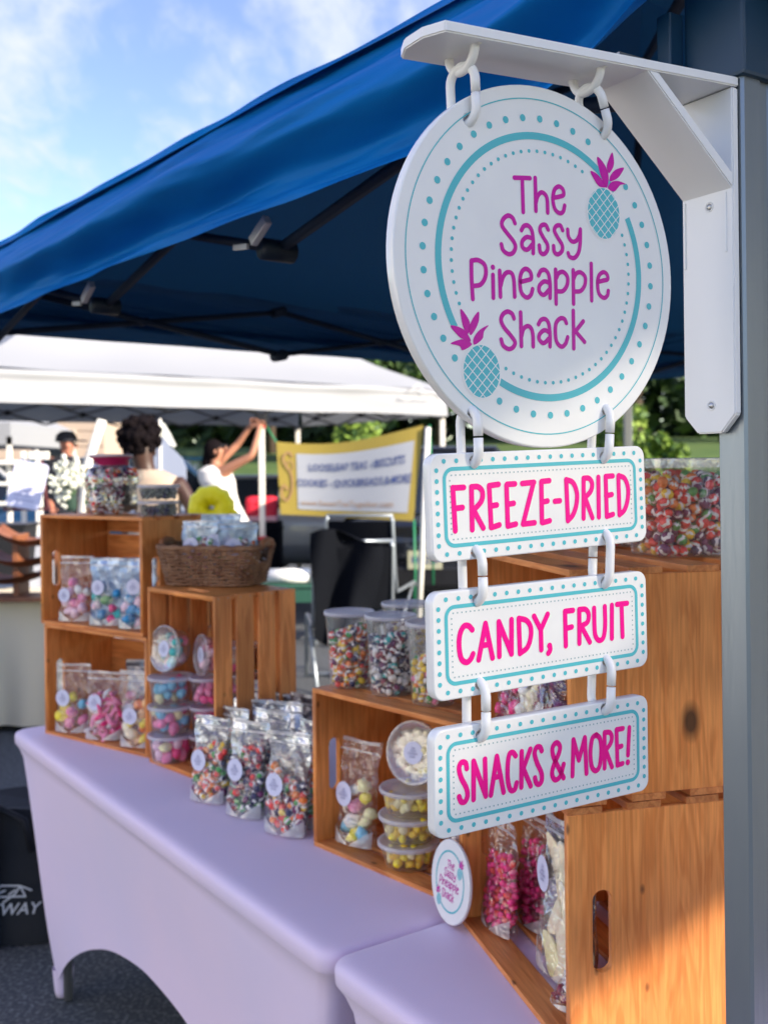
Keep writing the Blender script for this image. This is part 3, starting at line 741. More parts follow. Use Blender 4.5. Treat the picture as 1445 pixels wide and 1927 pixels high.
P2 = plaque(1.3390, radians(0.9), [(898, 1128), (1138, 1096), (903, 1288), (1141, 1244)], CF, (780, 1050), 0.0057, 'white plaque reading CANDY, FRUIT in pink, middle one of the three')
P3 = plaque(1.2105, radians(0.0), [(904, 1384), (1138, 1334)], SMO, (780, 1270), 0.0055, 'white plaque reading SNACKS & MORE! in pink, lowest of the hanging plaques')
# chain links: flat-sided ovals with a split, in the plane across the sign
def link_mesh(h, w=0.027, r=0.0045, gap_up=True):
    mb = MB(); P = []
    s = h / 2 - w / 2
    for i in range(13): q = pi * i / 12; P.append((0, s + (w / 2) * sin(q), (w / 2) * cos(q)))
    for i in range(13): q = pi + pi * i / 12; P.append((0, -s + (w / 2) * sin(q), (w / 2) * cos(q)))
    # straight front side is split in the middle
    seg = [(0, 0.0009, w / 2)] + P[:13] + P[13:] + [(0, -0.0009, w / 2)]
    rr = [r * 1.02] + [r * 1.04] + [r] * (len(seg) - 4) + [r * 1.04] + [r * 1.02]
    mb.tube(seg, rr, 10)
    return mb.mesh('chain_link', WHITE)
def put_link(a, b, label, yaw=0.0, w=0.027, extra=0.0):
    """a, b: world points the link hangs between"""
    d = (a - b); h = d.length + extra; up = d.normalized()
    x = A_ - up * A_.dot(up); x.normalize(); z = x.cross(up)
    M = frame((a + b) / 2, x, up, z) @ Matrix.Rotation(yaw, 4, 'Y')
    o = link('chain_link', link_mesh(h, w)); o.matrix_world = M
    tag(o, label, 'chain link', 'white plastic links between the hanging signs')
def wp(M, h, z=0): return M @ Vector((h[0], h[1], z))
for i, side in ((0, 'outer'), (1, 'post side')):
    e = S(HOOKS[i], armz(HOOKS[i]) - T - 0.0175, 0)
    put_link(e + Vector((0, 0, .0042)), wp(MC, hol[i]) - Vector((0, 0, .0042)), f'white plastic link hanging the round sign from the {"outer arm end" if i == 0 else "arm eyelet beside the brace"}', 0.25 if i == 0 else 0.12, w=0.030)
nmz = ['the round sign and the FREEZE-DRIED plaque', 'the FREEZE-DRIED and CANDY, FRUIT plaques', 'the CANDY, FRUIT and SNACKS & MORE! plaques']
for j, (up_h, up_M, dn) in enumerate(((hol[2:], MC, P1), (P1[1][2:], P1[2], P2), (P2[1][2:], P2[2], P3))):
    for i in (0, 1):
        put_link(wp(up_M, up_h[i]) + Vector((0, 0, .0040)), wp(dn[2], dn[1][i]) - Vector((0, 0, .0040)),
                 f'white plastic link joining {nmz[j]}, {"far from" if i == 0 else "next to"} the post', random.uniform(-.15, .2) + (pi if (j, i) == (1, 1) else 0), w=0.029)
# ------------------------------------------------------------------ tables under stretch covers
ZT = 0.745
TF = onz(22, 1372, ZT); TN_ = onz(603, 1792, ZT)
tdir = (TN_ - TF).normalized(); tper = Vector((-tdir.y, tdir.x, 0))     # tper points away from the customers
if tper.y < 0: tper = -tper
tlen = (TN_ - TF).length + 0.012
def hem(t, L, hmax): return 0.03 + hmax * (1 - abs(2 * t / L - 1) ** 2.1)
def cover(org, L, Wd, zt, hmax, label, inset=0.17):
    M = frame(org, tdir, tper, (0, 0, 1))
    o = thing('tablecloth', label, 'tablecloth', M, None)
    # rounded outline walked round once; rows go from the middle of the top over the edge down to the arched hem
    R = 0.035; pts = []
    def side(a, b, n): return [(a[0] + (b[0] - a[0]) * i / n, a[1] + (b[1] - a[1]) * i / n) for i in range(n)]
    cs = [((R, R), pi), ((L - R, R), 1.5 * pi), ((L - R, Wd - R), 0), ((R, Wd - R), pi / 2)]
    for k, (c, a0) in enumerate(cs):
        arc = [(c[0] + R * cos(a0 + pi / 2 * i / 8), c[1] + R * sin(a0 + pi / 2 * i / 8)) for i in range(9)]
        pts += arc[:-1]; c2, a2 = cs[(k + 1) % 4]
        nxt = (c2[0] + R * cos(a2), c2[1] + R * sin(a2)); pts += side(arc[-1], nxt, 44 if k % 2 == 0 else 18)
    n = len(pts); cen = (L / 2, Wd / 2); vs, fs = [], []
    rows = []
    def shrunk(p, d):
        return (max(d, min(L - d, p[0])), max(d, min(Wd - d, p[1])))
    def inw(p, d):                       # move towards the middle by about d
        return (L / 2 + (p[0] - L / 2) * (1 - 2 * d / L), Wd / 2 + (p[1] - Wd / 2) * (1 - 2 * d / Wd))
    for d, z in ((0.30, 0), (0.15, 0), (0.05, 0), (0.032, 0), (0.020, -0.0005), (0.010, -0.0025), (0.004, -0.006), (0.001, -0.011), (0, -0.018), (0.001, -0.036), (0.006, -0.044), (0.010, -0.050)):
        rows.append([(*inw(p, d), zt + z) for p in pts])
    nr = 26
    for r in range(1, nr + 1):
        f = r / nr; row = []
        for p in pts:
            x, y = p
            onx = min(x, L - x) < min(y, Wd - y)
            tt, LL, hm = (y, Wd, hmax * .75) if onx else (x, L, hmax)
            zb_ = hem(min(LL, max(0, tt)), LL, hm)
            z = (zt - 0.05) * (1 - f) + zb_ * f
            # taut cloth: lower edge pulled in to the feet, hollow in the middle of each side
            k = (1 - (z / zt)); sag = 0.028 * sin(pi * tt / LL) * sin(pi * min(1, k * 1.0)) * 1.2
            ex = inset * k
            X = L / 2 + (x - L / 2) * (1 - ex / (L / 2)); Y = Wd / 2 + (y - Wd / 2) * (1 - ex * .35 / (Wd / 2))
            if onx: X += sag * (1 if x < L / 2 else -1)
            else: Y += sag * (1 if y < Wd / 2 else -1)
            cx_c = min(abs(tt), abs(LL - tt)) / LL        # tension creases fan out from the corners
            cre = 0.008 * sin((tt / LL if tt < LL / 2 else 1 - tt / LL) * 34 + k * 7) * math.exp(-cx_c * 6) * k * k + 0.0025 * mnoise.noise(Vector((tt * 6, z * 4, 1)))
            if onx: X += cre
            else: Y += cre
            q = inw((X, Y), 0.010)
            row.append((q[0], q[1], z))
        rows.append(row)
    for row in rows: vs += row
    for r in range(len(rows) - 1):
        for i in range(n): fs.append((r * n + i, (r + 1) * n + i, (r + 1) * n + (i + 1) % n, r * n + (i + 1) % n))
    mb = MB(); mb.add(vs, fs, 0, True)
    mb.add([(*p[:2], zt) for p in rows[0]], [tuple(range(n))], 0, True)
    mb.build('stretch_cover', CLOTH, o)
    for x, y in ((inset + .012, .088), (L - inset - .012, .088)):      # elastic cups at the feet
        mb = MB(); mb.lathe([(0.030, 0.085), (0.027, 0.05), (0.024, 0.02), (0.020, 0.004), (0.0, 0.004)], 14, 0, Matrix.Translation((x + .0, y, 0)) ); mb.build('foot_cup', CLOTH, o)
    return o
table_m = mat('table_plastic', (0.45, 0.45, 0.45), 0.5)
def folding(org, L, Wd, label):
    M = frame(org, tdir, tper, (0, 0, 1))
    t = thing('folding_table', label, 'table', M)
    mb = MB(); mb.box((L / 2, Wd / 2, ZT - 0.026), (L - 0.05, Wd - 0.05, 0.04), bev=0.008); mb.build('tabletop', table_m, t)
    for x, y in ((0.22, 0.09), (L - 0.22, 0.09), (0.22, Wd - 0.09), (L - 0.22, Wd - 0.09)):
        mb = MB(); mb.tube([(x, y, 0.006), (x, y, ZT - 0.05)], 0.013, 8); mb.build('leg', mat('table_leg_metal', (0.3, 0.3, 0.3), 0.4, 0.6) if 'table_leg_metal' not in MATS else MATS['table_leg_metal'], t)
WD = 0.76
cover(Vector((TF.x, TF.y, 0)), tlen, WD, ZT, 0.30, 'long lavender stretch cover pulled tight over the far folding table')
folding(Vector((TF.x, TF.y, 0)), tlen, WD, 'long folding table hidden under the far lavender cover')
O2 = Vector((TF.x, TF.y, 0)) + tdir * (tlen + 0.004)
cover(O2, 0.92, WD, ZT - 0.001, 0.3, 'lavender stretch cover on the nearer table, below the handled wooden crate')
folding(O2, 0.92, WD, 'folding table under the nearer lavender cover')

# ------------------------------------------------------------------ wooden crates
TE, TS = 0.012, 0.009
def crate_parts(L, Wd, D, slot=True):
    wi = Wd - 2 * TS
    hole = []
    if slot:
        hole = [[(p[0] + 0.047, p[1]) for p in rrect(0.027, 0.105, 0.0132, 8)]]
    out = [(0, -wi / 2), (D, -wi / 2), (D, wi / 2), (0, wi / 2)]
    me = plate_mesh('end_panel', out, hole, TE, 0.0012, PINEE)    # local x = depth, y = height
    # put it so that its long grain runs along the object's x axis
    sw, gp = 0.0485, (D - 4 * 0.0485) / 3
    s1 = MB(); s1.box((0, 0, 0), (L, sw, TS), bev=0.0012); ms = s1.mesh('slat', PINE)
    wb = (Wd - 4 * 0.003) / 5
    s2 = MB(); s2.box((0, 0, 0), (L - 2 * TE - .001, TS, wb), bev=0.0012); mback = s2.mesh('slat', PINE)
    return me, ms, mback, sw, gp, wb
def crate(label, M, L=0.457, Wd=0.318, D=0.241, group='pine crates set on their sides as shelves', slot=True):
    me, ms, mback, sw, gp, wb = crate_parts(L, Wd, D, slot)
    t = thing('wooden_crate', label, 'crate', M, group)
    for x in (TE / 2, L - TE / 2):
        link('end_panel', me, t, M=Matrix(((0, 0, 1, x), (1, 0, 0, 0), (0, 1, 0, Wd / 2), (0, 0, 0, 1))))
    for z in (TS / 2, Wd - TS / 2):
        for k in range(4):
            link('slat', ms, t, M=Matrix.Translation((L / 2 + random.uniform(-.0006, .0006), sw / 2 + k * (sw + gp), z)) @ Matrix.Rotation(random.uniform(-.004, .004), 4, 'Z'))
    for k in range(5):
        link('slat', mback, t, M=Matrix.Translation((L / 2, D - TS / 2 - 0.0012, wb / 2 + k * (wb + 0.003) + (-.004 if k == 3 else 0) + random.uniform(-.0006, .0006))))
    nb = MB()
    for z, sg in ((Wd + 0.0002, 1), (-0.0002, -1)):
        for k in range(4):
            for x in (TE / 2, L - TE / 2):
                for o in (-.014, .014): nb.disc((x, sw / 2 + k * (sw + gp) + o), 0.0016, z, 8)
    nb.build('nails', MATS['galvanised_metal'], t, kind='stuff')
    return t
def cm(p, r, z): # p front-left, r direction left->right along the opening
    r = Vector((r[0], r[1], 0)).normalized(); b = Vector((-r.y, r.x, 0))
    return frame((p[0], p[1], z), r, b, (0, 0, 1)), r, b
B0 = onz(85, 1380, ZT); B1 = onz(278, 1427, ZT); rB = (B1 - B0).normalized()
MB_, rB, bB = cm(B0, rB, ZT)
crate('lower of the two stacked crates at the far table end, bagged pink candy inside', MB_)
pA = B0 - rB * 0.020 + bB * 0.004
MA_, _, _ = cm(pA, rB, ZT + 0.3185)
crate('upper of the two stacked far crates, glass candy jar standing on it', MA_)
C0 = onz(281, 1434, ZT); C1 = onz(412, 1486, ZT); rC = (C1 - C0).normalized(); bC = Vector((-rC.y, rC.x, 0)); C1 = C0 + rC * 0.318
MC_ = frame((C1.x, C1.y, ZT), (0, 0, 1), bC, -rC)
crate('wooden crate stood upright on its end with slatted side, wicker basket on top', MC_)
D0 = onz(590, 1592, ZT); rD = Vector((0.667, -0.745, 0)).normalized()
MD_, rD, bD = cm(D0, rD, ZT)
crate('low wooden crate behind the hanging plaques with clear candy cups standing on top', MD_, L=0.42)
E0 = Vector((0.1205, 1.731, 0)); rE = Vector((0.25, -0.968, 0)).normalized()
ME_, rE, bE = cm(E0, rE, ZT)
crate('honey-brown wooden crate next to the grey post with oval handle hole, lower of two', ME_, L=0.43, Wd=0.322, D=0.30)
MF_, _, _ = cm(E0 + bE * 0.006 + rE * 0.0, rE, ZT + 0.323)
crate('honey-brown wooden crate next to the grey post, square candy tub on top', MF_, L=0.43, Wd=0.303, D=0.30, slot=False)

# ------------------------------------------------------------------ candy, pouches, tubs
_ico = {}
def ico(sub):
    if sub not in _ico:
        bm = bmesh.new(); bmesh.ops.create_icosphere(bm, subdivisions=sub, radius=1)
        _ico[sub] = (np.array([v.co[:] for v in bm.verts]), [tuple(v.index for v in f.verts) for f in bm.faces]); bm.free()
    return _ico[sub]
def candies(name, pts, size, cols, shape='ball', parent=None, seed=0):
    """a heap of sweets: pts positions, size radius; cols palette names"""
    rnd = random.Random(seed); V0, F0 = ico(2 if size < 0.02 else 3)
    names = sorted(set(cols + (['white'] if shape == 'ball' else [])))
    mb = MB()
    for p in pts:
        c = names.index(rnd.choice(cols)); s = size * rnd.uniform(0.85, 1.15)
        R = Euler((rnd.uniform(0, 6.3), rnd.uniform(0, 6.3), rnd.uniform(0, 6.3))).to_matrix()
        if shape == 'slice': R = Euler((rnd.uniform(-.2, .2), rnd.uniform(-.2, .2), pi / 2 + rnd.uniform(-.5, .5))).to_matrix()
        RA = np.array(R); V = V0.copy()
        if shape == 'ball':
            V = V * np.array([1, 1, 0.82])
            w = names.index('white'); vs = (V @ RA.T) * s + np.array(p)
            n = len(mb.v); mb.v += [tuple(q) for q in vs]; off = rnd.uniform(-.35, .35)
            for f in F0:
                zc = sum(V0[i][0] for i in f) / 3
                mb.f.append(tuple(n + i for i in f)); mb.m.append(w if abs(zc - off) < 0.25 else c); mb.sm.append(True)
        else:
            if shape == 'rock': k = np.array([mnoise.noise(Vector(v) * 1.7 + Vector(p) * 90) for v in V0]); V = V0 * (1 + 0.55 * k)[:, None] * np.array([1, .8, .75])
            elif shape == 'chunk': k = np.array([mnoise.noise(Vector(v) * 1.1 + Vector(p) * 60) for v in V0]); V = V0 * (1 + 0.28 * k)[:, None] * np.array([1.1, .9, .85])
            elif shape == 'worm': V = V0 * np.array([1.9, .6, .6]); V[:, 1] += 0.5 * V0[:, 0] ** 2
            elif shape == 'slice': V = V0 * np.array([1.9, .85, .26]); V[:, 1] += 0.5 * V0[:, 0] ** 2
            vs = (V @ RA.T) * s + np.array(p)
            mb.add([tuple(q) for q in vs], F0, c, True)
    return mb.build(name, [CANDY[k] for k in names], parent, kind='stuff')
def fill_pts(n, size, inside, box, seed, tries=30000):
    rnd = random.Random(seed); P = []; cell = {}
    cs = size * 1.5
    for _ in range(tries):
        if len(P) >= n: break
        q = tuple(rnd.uniform(a, b) for a, b in box)
        if not inside(*q): continue
        k = tuple(int(math.floor(c / cs)) for c in q); ok = True
        for dx_ in (-1, 0, 1):
            for dy_ in (-1, 0, 1):
                for dz_ in (-1, 0, 1):
                    for r in cell.get((k[0] + dx_, k[1] + dy_, k[2] + dz_), ()):
                        if (q[0] - r[0]) ** 2 + (q[1] - r[1]) ** 2 + (q[2] - r[2]) ** 2 < cs * cs: ok = False; break
                    if not ok: break
                if not ok: break
            if not ok: break
        if ok: P.append(q); cell.setdefault(k, []).append(q)
    return P
_mini = None
def mini_logo():
    """words of the round sign, small, for the stickers"""
    global _mini
    if _mini is None:
        mb = MB()
        for i, st in enumerate(TXT):
            ribbon(mb, [Vector(c6(*p)) / 0.178 for p in st[::1]], 0.026, 0.004 + 0.0005 * (i % 3), sm=False)
        _mini = mb.mesh('sticker_lettering', INK)
    return _mini
def sticker(parent, M, r):
    mb = MB(); mb.disc((0, 0), r, 0, 26); s = mb.build('round_sticker', STICK, parent, M=M)
    l = link('sticker_lettering', mini_logo(), s, M=Matrix.Translation((0, 0, 0.0003)) @ Matrix.Diagonal((r, r, 0.02, 1)))
    return s
def pouch(label, P, face, w, h, cols, size=0.0075, shape='ball', fill=0.72, d=0.045, back=None, lean=0.06, yaw=0.0, seed=0,
          st=(-.22, .40), stick=0.021, front=None, group='clear stand-up bags of candy', n=240, gus=True, skew=0.0):
    """stand-up bag: P base centre, face = direction its front looks; local x right, y up, z out of the front"""
    f = Vector((face[0], face[1], 0)).normalized(); f = Matrix.Rotation(yaw, 3, 'Z') @ f
    up = Vector((0, 0, 1)); x = up.cross(f).normalized()
    M = frame(P, x, up, f) @ Matrix.Rotation(lean, 4, 'X').inverted() @ Matrix.Translation((0, 0.001, 0))
    t = thing('candy_bag', label, 'bag', M, group)
    rnd = random.Random(seed + 31)
    ph = rnd.uniform(0, 9)
    def half(u, v):                        # half thickness at u -1..1, v 0..1
        a = max(0, 1 - abs(u) ** 2.6) ** 0.6
        b = (1 - 0.10 * (v / .12) if v < .12 else max(0.0, 0.93 - ((v - .12) / .78) ** 1.7 * 0.93)) if v < .90 else 0
        return d / 2 * a * b
    def sheet(sg):
        def fn(a, b):
            u = -1 + 2 * a; v = b
            hw = w / 2 * (1 - 0.05 * sin(pi * min(1, v / .9)) + 0.03 * (v > .9))
            z = half(u, v) * sg
            cr_ = 0.0028 * mnoise.noise(Vector((u * 3 + ph, v * 5, sg * 2))) * (0.4 + v) + 0.0016 * sin(u * 9 + v * 14 + ph) * (v > .62)
            z += cr_ + 0.012 * (v - .85) * sin(u * 3 + ph) * (v > .85) * 4
            if v > .93: z += 0.0
            z += skew * v * v * 0.02
            return (u * hw + 0.0015 * sin(v * 22 + ph), v * h, z)
        return fn
    mb = MB(); mb.grid(sheet(1), 22, 34); mb.build('front_film', front or FILM, t)
    mb = MB(); mb.grid(sheet(-1), 22, 34); mb.build('back_sheet', back or FILM, t)
    # zip line and top seal
    mb = MB(); zy = h * 0.88
    mb.grid(lambda a, b: ((-1 + 2 * a) * w * .49, zy + 0.004 * b, 0.004 + 0.0028 * mnoise.noise(Vector(((-1 + 2 * a) * 3 + ph, 4.4, 2)))), 16, 1)
    mb.grid(lambda a, b: ((-1 + 2 * a) * w * .49, h * .965 + h * .034 * b, 0.0035 + 0.01 * sin((-1 + 2 * a) * 3 + ph) * 0.5), 16, 1)
    mb.build('zip_strip', GUSS, t, kind='stuff')
    if gus:                                # slanting gusset seams at the foot
        mb = MB(); gw = w / 2
        for s in (-1, 1):
            mb.grid(lambda a, b: (s * gw * (0.04 + 0.92 * a), 0.0015 + (h * .16) * a * b, half(s * (0.04 + .92 * a) * .98, .05) + 0.0012), 10, 3)
        mb.build('gusset', GUSS, t, kind='stuff')
    def inside(x_, y_, z_):
        u, v = x_ / (w / 2), y_ / h
        if not (abs(u) < 1 and .02 < v < fill): return False
        top = fill - 0.10 + 0.09 * sin(u * 2 + ph)
        return v < top and abs(z_) < max(0.0, half(u, v) - size * (.40 if shape == 'slice' else .72)) and abs(u) * w / 2 < w / 2 - size * (1.5 if shape == 'slice' else 1) and (not gus or y_ > h * .13 * abs(u) + size * .6)
    pts = fill_pts(n, size, inside, ((-w / 2, w / 2), (size, h * fill), (-d / 2, d / 2)), seed)
    candies('candy_pieces', pts, size, cols, shape, t, seed)
    if stick:
        u, v = st; zc = half(u, v) + 0.0042
        sticker(t, Matrix.Translation((u * w / 2, v * h, zc)) @ Matrix.Rotation(-u * 0.35, 4, 'Y').inverted(), stick)
    return t
SK = ['red', 'orange', 'yellow', 'green', 'purple', 'navy', 'red', 'yellow', 'orange']
SKD = ['purple', 'navy', 'green', 'darkred', 'navy', 'green', 'red']
fA = Matrix.Rotation(.42, 3, 'Z') @ -bB; fC = -bC; fD = -bD; fE = -bE
ZA = ZT + 0.3185 + TS + .001; ZB_ = ZT + TS + .001
G_ = 'clear stand-up bags of candy'
pouch('clear bag of pale pink and white marshmallow pieces, first in the upper far crate', MA_ @ Vector((.118, .035, TS + .001)), fA, .104, .188, ['palepink', 'palepink', 'white', 'pink'], .016, 'chunk', .80, seed=1, st=(-.55, .40))
pouch('bag of red, green and blue candy lumps with pale blue backing, upper far crate', MA_ @ Vector((.262, .035, TS + .001)), fA, .108, .188, ['hotpink', 'teal', 'blue', 'green', 'palepink'], .016, 'chunk', .62, seed=2, st=(-.45, .56), back=mat('bluish_bag_foil', (0.45, 0.58, 0.78), 0.3, 0.5, bump=0.8, bscale=25))
pouch('clear bag of blue and dark candy lumps partly behind the crate edge, upper far crate', MA_ @ Vector((.382, .04, TS + .001)), fA, .104, .19, ['blue', 'blue', 'darkred', 'palepink'], .016, 'chunk', .60, seed=3, st=(-.1, .60), back=MATS['bluish_bag_foil'])
pouch('bag of dark candy behind the blue-backed bag, upper far crate', MA_ @ Vector((.31, .11, TS + .001)), fA, .10, .185, ['navy', 'darkred', 'peach'], .014, 'chunk', .7, seed=4, stick=0, back=FOIL)
pouch('clear bag of hot pink, yellow and teal jumbo candies, first in the lower far crate', MB_ @ Vector((.088, .032, TS + .001)), fA, .106, .195, ['hotpink', 'lemon', 'hotpink', 'skyblue', 'pink'], .019, 'chunk', .84, d=.05, seed=5, st=(-.45, .50), stick=.024)
pouch('clear bag of pink gummy worms, middle of the lower far crate', MB_ @ Vector((.232, .032, TS + .001)), fA, .112, .188, ['pink', 'hotpink', 'pink', 'white'], .011, 'worm', .86, d=.05, seed=6, st=(-.42, .55), stick=.023, n=70)
pouch('clear bag of orange and yellow peach rings, beside the upright crate', MB_ @ Vector((.376, .036, TS + .001)), fA, .108, .200, ['peach', 'orange', 'cream', 'lemon'], .015, 'chunk', .72, d=.05, seed=7, st=(-.35, .42), stick=.023)
pouch('wrinkled bag of purple candy behind the pink worms in the lower far crate', MB_ @ Vector((.28, .10, TS + .001)), fA, .10, .185, ['purple', 'darkred', 'pink'], .014, 'chunk', .75, seed=8, stick=.02)
pouch('dark silver bag at the back of the lower far crate', MB_ @ Vector((.24, .17, TS + .001)), fA, .12, .20, ['navy'], .012, 'chunk', .5, seed=9, stick=0, front=FOILD, back=FOILD, n=5)
# rows of bags in front of the crates
row = [((393, 1508), .100, .190, SK, 'clear bag of rainbow candy balls, farthest of the front row on the cloth', FILM, 11),
       ((462, 1536), .098, .205, SKD, 'clear bag of dark and green candy balls, middle of the front row on the cloth', FILM, 12),
       ((538, 1570), .104, .208, SK, 'clear bag of green, yellow and red candy balls, nearest of the front row', FILM, 13)]
fR = Vector((-0.50, -0.87, 0))
for (px, py), w, h, cols, lab, bk_, sd_ in row:
    pouch(lab, onz(px, py, ZT + .001), fR, w, h, cols, .0092, 'ball', .80 if sd_ != 13 else .68, d=.05, seed=sd_, st=(-.42, .48), stick=.024, n=300, lean=.10, back=FOIL)
beh = [((430, 1490), SK, 'bag of mixed candy half hidden behind the farthest front-row bag', FILM), ((500, 1512), SKD, 'bag of dark candy tucked behind the middle front-row bag', FILM),
       ((578, 1554), SK, 'bag of orange and dark candy behind the nearest front-row bag', FILM), ((470, 1470), SKD, 'crumpled silver bag in the second row, left part', FOIL),
       ((530, 1490), SKD, 'crumpled silver bag in the second row beside the low crate', FOIL), ((455, 1440), SKD, 'dark shiny bag leaning on the slatted crate side', FOILD),
       ((515, 1452), SKD, 'dark shiny bag in the back row with a raised corner', FOILD), ((565, 1470), SKD, 'dark shiny bag in the back row next to the low crate', FOILD)]
for i, ((px, py), cols, lab, fr) in enumerate(beh):
    pouch(lab, onz(px, py, ZT + .001), fR, .10, .195 + .012 * (i % 3), cols, .0085, 'ball', .75, d=.045, seed=40 + i, st=(-.3, .5), stick=.021 if i < 3 else 0, n=90 if fr is FILM else 30, lean=.12, yaw=random.uniform(-.3, .3), front=fr, back=FOIL if i < 5 else FOILD)
# in the low crate
pouch('clear bag of pastel pink, blue and yellow fluffy candy, just inside the low crate', onz(661, 1592, ZB_) + bD * .012, fD, .100, .205, ['hotpink', 'skyblue', 'paleyellow', 'pink', 'lemon', 'white'], .0165, 'rock', .80, d=.05, seed=60, st=(-.45, .47), stick=.024, yaw=.15, lean=.10)
pouch('clear bag of bright yellow candy at the back of the low crate', onz(735, 1570, ZB_) + bD * .09, fD, .115, .215, ['lemon', 'yellow', 'lemon'], .010, 'rock', .85, seed=61, stick=0)
pouch('bag with striped zip top at the back corner of the low crate', onz(800, 1600, ZB_) + bD * .12, fD, .11, .225, ['lemon', 'white'], .010, 'rock', .7, seed=62, stick=0, back=FOIL)
pouch('clear bag with pink candy and a round sticker beside the small round logo disc', onz(836, 1692, ZB_) + bD * .03, fE, .085, .19, ['hotpink', 'pink', 'white'], .012, 'rock', .8, seed=63, st=(-.2, .60), stick=.024, yaw=-.5)
# in the lower right crate
pouch('clear bag of hot pink crunchy candy, front one inside the handled crate', onz(940, 1748, ZB_) + bE * .0, fE, .100, .180, ['hotpink', 'hotpink', 'red', 'hotpink'], .0068, 'rock', .82, d=.042, seed=70, stick=0, n=1200, yaw=.1)
pouch('clear bag of hot pink crunchy candy, second one, deeper in the handled crate', onz(992, 1742, ZB_) + bE * .012, fE, .112, .176, ['hotpink', 'hotpink', 'hotpink', 'darkred'], .0068, 'rock', .80, d=.042, seed=71, stick=0, n=1200, yaw=.1)
pouch('silver-topped clear bag of dried apple slices inside the handled crate', onz(1052, 1838, ZB_) + bE * .012, fE, .132, .222, ['cream', 'cream', 'cream', 'paleyellow', 'darkred'], .020, 'slice', .84, d=.06, seed=72, st=(-.72, .60), stick=.026, n=90, yaw=.18, gus=True, lean=.05, back=FOIL)
pouch('small crinkled clear bag lying nearest the handled crate end', onz(1066, 1898, ZB_) + bE * .0, fE, .05, .06, ['darkred', 'white'], .008, 'rock', .7, seed=73, stick=0, lean=.3)
# in the upper right crate, seen between the plaques
ZF = ZT + 0.323 + TS + .001
for i, (tt, dd, cols, lab, shp) in enumerate(((.16, .03, ['darkred', 'hotpink', 'darkred'], 'clear bag of dark red dried berries, seen between the two lower plaques', 'rock'),
        (.235, .03, ['cream', 'white', 'cream'], 'clear bag of cream cubes with a pale label, seen between the two lower plaques', 'chunk'),
        (.30, .03, ['darkred', 'purple'], 'clear bag of maroon candy, nearest the solid end of the upper right crate', 'rock'))):
    pouch(lab, E0 + rE * tt + bE * dd + Vector((0, 0, ZF)), fE, .10, .185, cols, .011, shp, .85, seed=80 + i, st=(0, .66), stick=.021 if i == 1 else 0, n=150)

# round deli tubs
def tub_profile(rb, rt, h): return [(0.0001, 0.0), (rb * .96, 0.0), (rb, 0.003), (rb + (rt - rb) * .9, h * .9), (rt, h * .92), (rt, h)]
def tub(label, P, rb, rt, h, cols, size, shape='ball', fill=.85, seed=0, group='round clear tubs with pale lids', M=None, name='candy_tub', n=260, sticker_top=False, lid=None, lid_h=.009):
    t = thing(name, label, 'tub', M if M is not None else Matrix.Translation(Vector(P)) @ Matrix.Rotation(seed, 4, 'Z'), group)
    mb = MB(); mb.lathe(tub_profile(rb, rt, h), 36); mb.build('cup', TUBP, t)
    lr = rt + .0032
    mb = MB(); mb.lathe([(rt - .001, h - lid_h * .6), (lr, h - lid_h * .6), (lr, h + .001), (lr - .0012, h + .0022), (lr - .0045, h + .0022), (lr - .006, h - .0008), (lr * .55, h - .0006), (.0001, h - .0006)], 36)
    mb.build('lid', lid or LIDP, t)
    def inside(x, y, z):
        r = rb + (rt - rb) * z / h - size * .95
        return x * x + y * y < r * r and z < h * fill - size + .006 * sin(x * 60 + seed)
    pts = fill_pts(n, size, inside, ((-rt, rt), (-rt, rt), (size * .9, h * fill)), seed + 5)
    # keep only what can be seen through the wall or from the top
    pts = [p for p in pts if (p[0] ** 2 + p[1] ** 2) ** .5 > (rb - size * 4.2) or p[2] > h * fill - size * 3]
    candies('candy_pieces', pts, size, cols, shape, t, seed)
    if sticker_top: sticker(t, Matrix.Translation((0, 0, h + .0005)), .021)
    return t
PASTEL = ['skyblue', 'pink', 'paleyellow', 'hotpink', 'skyblue', 'palepink']
GT = 'round clear tubs with pale lids'
ZC0 = Vector((0, 0, ZT + TE + .001)); pc = Vector((C0.x, C0.y, 0)) + rC * .062 + bC * .028 + ZC0
for i, lab in enumerate(('lilac tub of pastel candy, bottom of the front pile in the upright crate', 'lilac tub of pastel candy, middle of the front pile in the upright crate', 'lilac tub of blue and pink candy, top of the front pile in the upright crate')):
    tub(lab, pc + Vector((0.001 * i, 0, .0745 * i)), .047, .057, .066, PASTEL, .0145, 'chunk', .95, seed=i + 1)
def lying(P, nrm, spin=0):                # matrix with local z along nrm
    nrm = Vector(nrm).normalized(); x = Vector((0, 0, 1)).cross(nrm).normalized(); y = nrm.cross(x)
    return frame(P, x, y, nrm)
nf = (fC + Vector((0.18, 0, .10))).normalized()
tub('tub of pastel candy tipped up with its lid facing out, upright crate', None, .046, .057, .052, ['skyblue', 'pink', 'palepink', 'teal'], .0145, 'chunk', .95, seed=12, M=lying(pc + Vector((0.0, 0.01, .0745 * 3 + .062)) - nf * .03, nf), sticker_top=True, lid=LIDC)
pc2 = Vector((C0.x, C0.y, 0)) + rC * .140 + bC * .090 + ZC0
for i, lab in enumerate(('lilac tub behind the crate edge, lowest of the second pile', 'lilac tub behind the crate edge, middle of the second pile', 'lilac tub of pink candy at the top of the second pile')):
    tub(lab, pc2 + Vector((0, 0, .0745 * i)), .036, .044, .066, ['pink', 'hotpink', 'pink'], .0125, 'chunk', .9, seed=20 + i)
